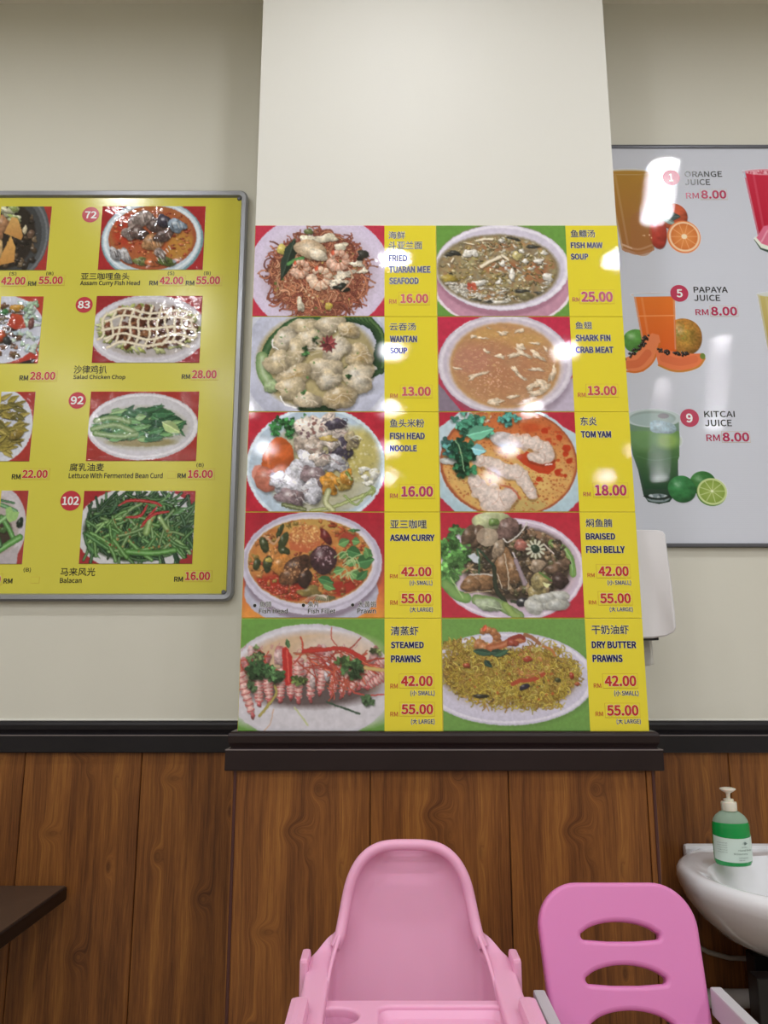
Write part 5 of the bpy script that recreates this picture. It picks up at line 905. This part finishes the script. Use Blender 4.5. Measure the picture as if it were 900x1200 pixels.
def jpic(fn, ox, oy, s_):
    cv = fn(); X0, X1, Y0, Y1 = ox + cv.x0 * s_, ox + cv.x1 * s_, oy + cv.y0 * s_, oy + cv.y1 * s_; ym = (Y0 + Y1) / 2
    picture('juice_picture', cv, P(X0, ym, JB)[0], P(X1, ym, JB)[0], P(0, Y1, JB)[1], P(0, Y0, JB)[1], JB - .0004, INKB, t, keep_alpha=True)
jpic(juice_orange, 700, 150, .2222); jpic(juice_papaya, 700, 150, .2222); jpic(juice_kitcai, 700, 380, .225); jpic(juice_watermelon, 700, 150, .2222); jpic(juice_pale, 700, 150, .2222)
badge('1', 786.7, 208.2, 10, JB, t, T_CRIM, (783.8, 203.6, 788.8, 212.6)); badge('5', 796, 343.8, 10.6, JB, t, T_CRIM, (792.6, 339, 799.8, 348.6)); badge('9', 808, 489.8, 11, JB, t, T_CRIM, (804, 484.6, 811.6, 495.2))
JM = [T_BLACK, T_MAG, T_WHITE]
for en, rm, pr in (((('ORANGE', 802.2, 200.7, 846, 207.5), ('JUICE', 802.7, 210, 832, 217)), ('RM', 803.8, 226, 818.9, 232.8), ('8.00', 821.4, 223, 851.1, 233)), ((('PAPAYA', 812.7, 336.2, 852.7, 343), ('JUICE', 813.3, 345.6, 843.8, 352.8)), ('RM', 814.9, 362.4, 830.2, 369.4), ('8.00', 833, 359.4, 863.8, 370)), ((('KITCAI', 825, 481.7, 860.9, 489), ('JUICE', 826, 491.8, 857.5, 499.6)), ('RM', 827.6, 509.2, 843.6, 517), ('8.00', 846.5, 506.7, 878, 517.6))):
    mb = MB()
    for q in en: txt(mb, q[0], q[1:], JB, 0, None, bold=.02, dy=.0002)
    mb.build('juice_name', JM, t, recalc=False); mb = MB(); txt(mb, rm[0], rm[1:], JB, 1, None, bold=.02, dy=.0002); mb.build('currency_text', JM, t, recalc=False)
    a, b, c, d = pr[1:]; sticker('price_sticker', [(pr[0], (a, b, c, d), 1)], (a - .6, b - .8, c + .8, d + .8), JB, t, JM, BWHITE)
settle(t, ((JX0 + JX1) / 2, WY, jz0))

# ------------------------------------------------------------------ towel dispenser on the pillar's side, its paper
t = thing('towel_dispenser', 'white rounded paper towel dispenser mounted beside the pillar', 'dispenser')
z1, z0 = P(782, 622, 1.66)[1], P(790, 748, 1.66)[1]; X = .6165; prof = [(PX1 + .001, z1 + .001), (X - .022, z1), (X - .010, z1 - .003), (X - .0055, z1 - .010), (X - .003, z1 - .05), (X + .0015, z1 - .12), (X + .004, z1 - .19), (X + .004, z0 + .022), (X - .001, z0 + .012), (X - .018, z0 + .004), (X - .045, z0), (PX1 + .001, z0 - .001)]
cx = (PX1 + X) / 2; cz = (z0 + z1) / 2
def dsp(y, s_): return [(PX1 + .001 + (x - PX1 - .001) * s_, y, cz + (z - cz) * (1 - (1 - s_) * .5)) for x, z in prof]
MB().rings([dsp(1.642, .95), dsp(1.645, .985), dsp(1.652, 1), dsp(1.848, 1), dsp(1.855, .985), dsp(1.858, .95)], cap0=True, cap1=True).build('cover', WPLAS, t)
MB().box(PX1 + .004, X - .03, 1.66, 1.84, z0 - .004, z0 + .004, b=.001).build('paper_slot', BLACKM, t)
settle(t, (PX1, 1.75, z0))
pz = P(760, 781, 1.70)[1]; V = []; n = 10
for i in range(n + 1):
    f = i / n; z = z0 + .003 - (z0 + .003 - pz) * f; xo = PX1 + .022 + .010 * f + .002 * math.sin(5 * f)
    V += [(xo + (.0 + .036 * j / 6) - .006 * f * (j / 6), 1.69 + .012 * math.sin(j * 1.3 + f) + .02 * j / 6, z + .004 * (j / 6) * f) for j in range(7)]
pt = MB().add(V, [(i * 7 + j, i * 7 + j + 1, (i + 1) * 7 + j + 1, (i + 1) * 7 + j) for i in range(n) for j in range(6)], 0, True).build('paper_towel', PAPER); pt.modifiers.new('thick', 'SOLIDIFY').thickness = .0008
tag(pt, 'thin grey paper towel hanging out under the white dispenser', 'paper towel')

# ------------------------------------------------------------------ dark table, left
t = thing('dining_table', 'dark walnut dining table pushed against the wood panelling', 'table', (-1.27, 1.48, 0))
MB().box(-1.15 / 2, .555, -.38, .375, .695, .7255, 0, .003).build('tabletop', [TABLE], t)
MB().box(-.577, .5575, -.3825, .3775, .694, .723, 0, .002).build('edge_band', [TABLEE], t)
MB().tube([(0, 0, .05), (0, 0, .69)], .035, 20).build('pedestal', BLACKM, t); MB().lathe([(.24, .004), (.24, .014), (.05, .04), (.04, .06)], n=36).build('base_plate', BLACKM, t); MB().box(-.2, .2, -.2, .2, .685, .6945, b=.002).build('mounting_plate', BLACKM, t)

# ------------------------------------------------------------------ washbasin, its stand, the pipes, the soap
t = thing('washbasin', 'white ceramic washbasin on the wall right of the pillar', 'sink', (.895, WY, 0))
BX, BYC, BA, BB, BZ = 0.0, -.20, .285, .275, .800
def ring_(a, b, z, yc=BYC, back=-.010, k=2.25, n=64, cornr=.86):
    out = []
    for i in range(n):
        th = 2 * PI * i / n; c_, s_ = math.cos(th), math.sin(th); x = a * math.copysign(abs(c_) ** (2 / k), c_); y = yc + b * math.copysign(abs(s_) ** (2 / k), s_)
        if y > yc:
            y = min(y, back) if back is not None else y
            if back is not None: x *= 1 - .20 * ((y - yc) / (back - yc + 1e-6)) ** 2
        out.append((x, y, z))
    return out
body = [ring_(.09, .08, BZ - .175, -.12), ring_(.15, .13, BZ - .158, -.14), ring_(.200, .175, BZ - .130, -.165), ring_(.240, .218, BZ - .096, -.18), ring_(.268, .250, BZ - .062, -.19), ring_(.283, .270, BZ - .034), ring_(.288, .277, BZ - .018), ring_(.286, .276, BZ - .007), ring_(.281, .271, BZ - .0005), ring_(.273, .263, BZ + .003)]
def bowl(a, b, z, yc=-.265): return ring_(a, b, z, yc, None, 2.1)
inner = [ring_(.262, .252, BZ + .001, -.20, -.030), bowl(.247, .198, BZ - .001), bowl(.240, .191, BZ - .008), bowl(.220, .172, BZ - .045), bowl(.180, .140, BZ - .085), bowl(.12, .10, BZ - .115), bowl(.03, .03, BZ - .125)]
MB().rings(body + inner, cap0=True, cap1=True).build('bowl', CERAM, t)
MB().box(-.212, .212, -.024, -.002, BZ - .06, BZ + .011, b=.0095).build('back_ledge', CERAM, t)
MB().lathe([(.022, BZ - .1245), (.020, BZ - .121), (.006, BZ - .122)], 0, -.265, 20).build('drain', CHROME, t)
fa = MB().lathe([(.024, BZ + .0), (.024, BZ + .012), (.014, BZ + .016), (.013, BZ + .09), (.016, BZ + .095), (.016, BZ + .115), (.004, BZ + .12)], .02, -.075, 20); fa.tube([(.02, -.075, BZ + .085), (.02, -.12, BZ + .092), (.02, -.165, BZ + .085), (.02, -.175, BZ + .068)], .010, 12); fa.build('faucet', CHROME, t)
MB().tube([(0, -.255, BZ - .135), (0, -.255, .47), (0, -.235, .44), (0, -.15, .44), (0, -.12, .50), (0, -.075, .53), (0, -.005, .53)], .0165, 14).build('waste_trap', PVC, t)
s = thing('basin_stand', 'black metal stand under the white washbasin', 'stand', (.895, WY, 0))
for k, (x, y) in enumerate(((-.147, -.215), (.147, -.215), (-.097, -.095), (.097, -.095))):
    MB().box(x - .02, x + .02, y - .02, y + .02, .004, .612, b=.002).build('leg', BLACKM, s)
for y in (-.205, -.095): MB().box(-.076 - .050 * (y < -.2), .076 + .050 * (y < -.2), y - .010, y + .010, .565, .588, b=.002).build('cross_bar', BLACKM, s)
MB().box(-.126, .126, -.222, -.216, .03, .60, b=.0015).build('front_panel', BLACKM, s)
for x in (-.122, .122): MB().box(x - .005, x + .005, -.215, -.095, .30, .325, b=.002).build('side_bar', BLACKM, s)
xa, za = P(826, 1170, WY - .03); pp = MB().tube([(.60, WY - .03, za), (.75, WY - .03, za), (.90, WY - .03, za), (1.25, WY - .03, za)], .0185, 18); pp.tube([(.597, WY - .03, za), (.622, WY - .03, za)], .0225, 18)
tag(pp.build('drain_pipe', PVC), 'white plastic drain pipe low on the wall behind the basin stand', 'pipe')
H = [P(812, 1106, 1.86), P(830, 1116, 1.86), P(855, 1123, 1.86), P(882, 1124, 1.86), P(915, 1118, 1.86)]
hs = MB().tube([(H[0][0] - .05, 1.866, H[0][1] + .012)] + [(x, 1.862, z) for x, z in H] + [(H[-1][0] + .05, 1.82, H[-1][1] + .06)], .0052, 10); tag(hs.build('water_hose', HOSE), 'thin pale water hose sagging below the washbasin', 'hose')
# soap bottle
SX, SZ = P(859.5, 1017, 1.715); SZ = BZ + .0035
t = thing('soap_bottle', 'green hand soap pump bottle standing on the washbasin', 'bottle', (SX, 1.715, SZ))
t.location.x = P(859.5, 1010, 1.715)[0]
q = NT('clear_green_plastic'); q.set(q.b.inputs['Base Color'], lin((206, 236, 212))); q.b.inputs['Transmission Weight'].default_value = .55; q.b.inputs['Roughness'].default_value = .10; q.b.inputs['IOR'].default_value = 1.12; CLEAR = q.mat
q = NT('green_soap'); q.set(q.b.inputs['Base Color'], lin((18, 176, 84))); q.b.inputs['Transmission Weight'].default_value = .35; q.b.inputs['Roughness'].default_value = .12; q.b.inputs['IOR'].default_value = 1.34; q.b.inputs['Coat Weight'].default_value = .6; SOAP = q.mat
LABELM = plain('pale_green_label', (206, 224, 214), .35); R0 = .0385; sy = .74
MB().lathe([(.030, 0), (.0355, .002), (.0382, .008), (R0, .02), (R0 + .0004, .05), (R0, .074), (.0376, .081), (.0362, .0850)], n=40, sy=sy).build('soap_fill', SOAP, t)
MB().lathe([(.0362, .0852), (.0345, .0905), (.0290, .098), (.0210, .104), (.0150, .107), (.0140, .110), (.0125, .110), (.0140, .1062), (.0200, .1028), (.0280, .0965), (.0330, .0890), (.0350, .0852)], n=40, sy=sy, caps=False).build('shoulder', CLEAR, t)
lb = MB(); n = 40; V = []
for k, (z, r) in enumerate(((.0135, R0 + .0002), (.021, R0 + .0006), (.040, R0 + .0008), (.056, R0 + .0006))):
    V += [((r) * math.cos(PI * 1.02 + PI * .96 * i / n), r * sy * math.sin(PI * 1.02 + PI * .96 * i / n), z - .004 * math.sin(PI * i / n) + (.004 if k == 3 else 0)) for i in range(n + 1)]
lb.add(V, [(k * (n + 1) + i, k * (n + 1) + i + 1, (k + 1) * (n + 1) + i + 1, (k + 1) * (n + 1) + i) for k in range(3) for i in range(n)], 0, True); lo = lb.build('label', LABELM, t)
def wrap(mb, body, th0, th1, z0, z1, m=0, bold=.0):
    V, F = glyphs(body, 2); a, b = V.min(0), V.max(0); out = []
    for p in V: th = th0 + (th1 - th0) * (p[0] - a[0]) / (b[0] - a[0]); out.append(((R0 + .0013) * math.cos(th), (R0 + .0013) * sy * math.sin(th), z0 + (z1 - z0) * (p[1] - a[1]) / (b[1] - a[1])))
    mb.add(out, F, m)
lt = MB(); D = math.radians
wrap(lt, 'NATURAL', D(281), D(301), .0385, .0405); wrap(lt, 'Hand Soap', D(270), D(318), .0310, .0355); wrap(lt, 'Moisturising', D(256), D(300), .0245, .0285, bold=.02); wrap(lt, 'Antibacterial', D(270), D(300), .0180, .0205); wrap(lt, '500 ml', D(270), D(288), .0135, .0155)
for k in range(5): wrap(lt, 'use daily wash well', D(205), D(238), .046 - k * .0045, .048 - k * .0045)
for k in range(7): th = D(291) + .055 * (k - 3); lt.add([((R0 + .0013) * math.cos(D(291)), (R0 + .0013) * sy * math.sin(D(291)), .043), ((R0 + .0013) * math.cos(th), (R0 + .0013) * sy * math.sin(th), .0505 - .0006 * abs(k - 3) ** 1.5), ((R0 + .0013) * math.cos(th + .03), (R0 + .0013) * sy * math.sin(th + .03), .0495 - .0006 * abs(k - 3) ** 1.5)], [(0, 1, 2)])
lt.build('lettering', plain('label_ink', (70, 96, 92), .5), lo, recalc=False)
MB().lathe([(.0155, .107), (.0158, .109), (.0158, .122), (.0150, .1245), (.0105, .125), (.0100, .130), (.0060, .131)] , n=30).build('collar', PUMPW, t)
MB().lathe([(.0042, .128), (.0042, .139), (.0056, .1425), (.012, .146), (.0165, .1495), (.0160, .1515), (.010, .153), (.003, .1535)], n=28, sy=.9).build('pump_head', PUMPW, t)
MB().tube([(0, 0, .105), (.002, 0, .06), (.004, 0, .012)], .0022, 8).build('dip_tube', PUMPW, t)

# ------------------------------------------------------------------ pale pink high chair (front)
HX = .0385
t = thing('high_chair', 'pale pink plastic high chair with rounded back and tray', 'high chair', (HX, 0, 0))
ZT = .929
Wz = [(.44, .100), (.50, .108), (.60, .114), (.70, .1165), (.755, .1165), (.780, .1150), (.795, .1090), (.810, .1020), (.826, .0985), (.855, .0935), (.872, .0890), (.886, .0845), (.900, .0770), (.910, .0695), (.919, .0600), (.926, .0480), (.929, .0320)]
def by(z): return 1.26 + .085 * ((z - .44) / .5)
rows = []; edge = []
for z, w in Wz:
    row = []; wrap_ = .20 if z < .74 else .20 * max(0, 1 - (z - .74) / .075) ** 1.3 + .014; n = 28
    for j in range(n + 1):
        u = -1 + 2 * j / n; a = abs(u); side = max(0, (a - .62) / .38)
        xx = math.copysign(min(1, a / .66) ** .95, u) * w * (1 - .0 * side) if a < .66 else math.copysign(w, u)
        y = by(z) - .012 * (1 - min(1, a / .66) ** 2) * 0 - .022 * min(1, a / .66) ** 4 - wrap_ * max(0, (a - .66) / .34)
        row.append((xx, y, z))
    rows.append(row); edge.append((row[0], row[-1]))
sh = MB().rings(rows, closed=False).build('seat_shell', PINK, t); md = sh.modifiers.new('thick', 'SOLIDIFY'); md.thickness = .006; md.offset = 1; md = sh.modifiers.new('sub', 'SUBSURF'); md.levels = 1; md.render_levels = 2
MB().box(-.125, .125, 1.03, 1.27, .425, .45, b=.008).build('seat', PINK, t)
left = [(-x, by(z) - .030 - .012 * max(0, min(1, (.84 - z) / .04)), z) for x, z in ((.113, .792), (.1065, .806), (.1020, .826), (.0965, .855), (.0925, .872), (.0875, .886), (.0800, .900), (.0710, .911), (.0590, .9205), (.0440, .9270), (.0250, .9300))]; right = [(-x, y, z) for x, y, z in left][::-1]
rim = left + [(0, by(.931) - .030, .9305)] + right
rp = crom(np.array(rim, np.float32), 4); MB().tube([tuple(p) for p in rp], .0085, 12, sx=1.0).build('rim', PINK, t)
for s_ in (-1, 1):
    R = []; st = [(.0935, .1075, 1.296, .822, .007, 0.), (.0985, .1150, 1.293, .806, .008, .15), (.1040, .1270, 1.288, .795, .008, .5), (.1100, .1420, 1.278, .788, .008, .85), (.1150, .1500, 1.262, .784, .008, 1.), (.1165, .1525, 1.235, .781, .008, 1.), (.1165, .1525, 1.19, .778, .008, 1.), (.1165, .1520, 1.12, .774, .008, 1.), (.1165, .1520, 1.02, .772, .008, 1.), (.1165, .1520, .95, .772, .008, 1.)]
    for xi, xo, y, z, hh, f in st:
        N = Vector((0, 1 - f, f)).normalized(); cxx = (xi + xo) / 2; hx = (xo - xi) / 2; ring = []
        for k in range(24):
            a = 2 * PI * k / 24; ca = math.copysign(abs(math.cos(a)) ** .45, math.cos(a)); sa = math.copysign(abs(math.sin(a)) ** .45, math.sin(a)); q = Vector((s_ * (cxx + hx * ca), y, z)) + N * (hh * (sa - 1 if f > .5 else sa)); ring.append(tuple(q))
        R.append(ring)
    R2 = []
    for k in range(24): R2.append(crom(np.array([r_[k] for r_ in R], np.float32), 3))
    MB().rings([[tuple(R2[k][i_]) for k in range(24)] for i_ in range(len(R2[0]))], cap0=True, cap1=True).build('armrest', PINK, t)
    MB().box(s_ * .1545 - .0065, s_ * .1545 + .0065, 1.215, 1.262, .735, .796, b=.005).build('side_lug', PINK, t); MB().box(s_ * .1485 - .0125, s_ * .1485 + .0125, 1.00, 1.112, .70, .790, b=.009).build('tray_clip', PINK, t)
    MB().box(s_ * .1080 - .0013, s_ * .1080 + .0013, 1.279, 1.281, .790, .799).build('slot', BLACKM, t)
tz = .762; cup = (-.102, 1.119)
tr = MB(); out = rrect(-.160, .160, .86, 1.150, .03, 6); out2 = rrect(-.156, .156, .864, 1.146, .028, 6)
o = shape2d('tray', [rrect(-.150, .150, .86, 1.168, .022, 8), [(cup[0] + .030 * math.cos(a), cup[1] + .026 * math.sin(a)) for a in [2 * PI * k / 32 for k in range(32)]], rrect(-.045, .124, .895, 1.150, .016, 6)], .016, .004, PINK, t, Matrix.Translation((0, 0, tz - .008)))
MB().lathe([(.031, tz - .003), (.028, tz - .03), (.026, tz - .04), (.001, tz - .041)], cup[0], cup[1], 32, sy=.87, caps=False).build('cup_holder', PINK, t)
rr = [rrect(-.045 - d, .124 + d, .895 - d, 1.150 + d, .016, 6) for d in (.002, -.004, -.007)]; MB().rings([[(x, y, tz - z) for x, y in r_] for r_, z in zip(rr, (.004, .010, .014))], cap1=True).build('food_well', PINK, t)
for sx in (-1, 1):
    for sy_ in (-1, 1): MB().tube([(sx * .105, 1.15 + sy_ * .08, .43), (sx * .150, 1.15 + sy_ * .20, .006)], [.013, .011], 14).build('leg', PINK, t)

# ------------------------------------------------------------------ bright pink high chair with slots and grey arms (right)
t = thing('slotted_high_chair', 'bright pink slotted back high chair with pale grey arms', 'high chair', (.354, 0, 0))
lean = math.radians(20); bz = .881; by_ = 1.285
M = Matrix.Translation((0, by_, bz)) @ Matrix.Rotation(PI / 2 - lean, 4, 'X'); hw = .1195; hwb = .109
out = [];  n = 12; rr_ = .062
for k in range(n + 1): a = PI / 2 * k / n; out.append((hw - rr_ + rr_ * math.cos(a), -rr_ + rr_ * math.sin(a)))
for k in range(n + 1): a = PI / 2 + PI / 2 * k / n; out.append((-hw + rr_ + rr_ * math.cos(a), -rr_ + rr_ * math.sin(a)))
out += [(-hwb - .003, -.25), (-hwb, -.40), (hwb, -.40), (hwb + .003, -.25)]
def slot(zc, w=.0590, h=.0240):
    e = .0052; z0 = zc - h * .42; up = [((w - e) * math.cos(a), z0 + e + (h - 2 * e) * math.sin(a) ** 1.5) for a in [math.radians(10 + 160 * k / 18) for k in range(19)]]
    lf = [(-w + e + e * math.cos(a), z0 + e * math.sin(a)) for a in [math.radians(140 + 120 * k / 6) for k in range(7)]]; rt = [(w - e + e * math.cos(a), z0 + e * math.sin(a)) for a in [math.radians(-80 + 120 * k / 6) for k in range(7)]]
    return up + lf + [(-.02, z0 - e - .0022), (.02, z0 - e - .0022)] + rt
shape2d('backrest', [out] + [slot(-.0625 - .0565 * k) for k in range(5)], .024, .0065, PINK2, t, M, 4)
for s_, ax, L0 in ((-1, -.1315, 1.215), (1, .1265, 1.225)):
    MB().box(ax - .0085, ax + .0085, .93, L0, .720, .757, b=.003).build('armrest', GREYP, t)
    MB().box(ax - .007, ax + .007, 1.10, 1.13, .35, .722, b=.003).build('side_post', GREYP, t)
    for y0, y1 in ((1.17, 1.36), (1.05, .86)): MB().tube([(s_ * .128, y0, .36), (s_ * .130, y1, .006)], .010, 12).build('leg', GREYP, t)
MB().box(-.118, .116, .95, 1.20, .44, .465, b=.008).build('seat', PINK2, t); MB().tube([(-.128, 1.115, .42), (.123, 1.115, .42)], .009, 12).build('cross_bar', GREYP, t)
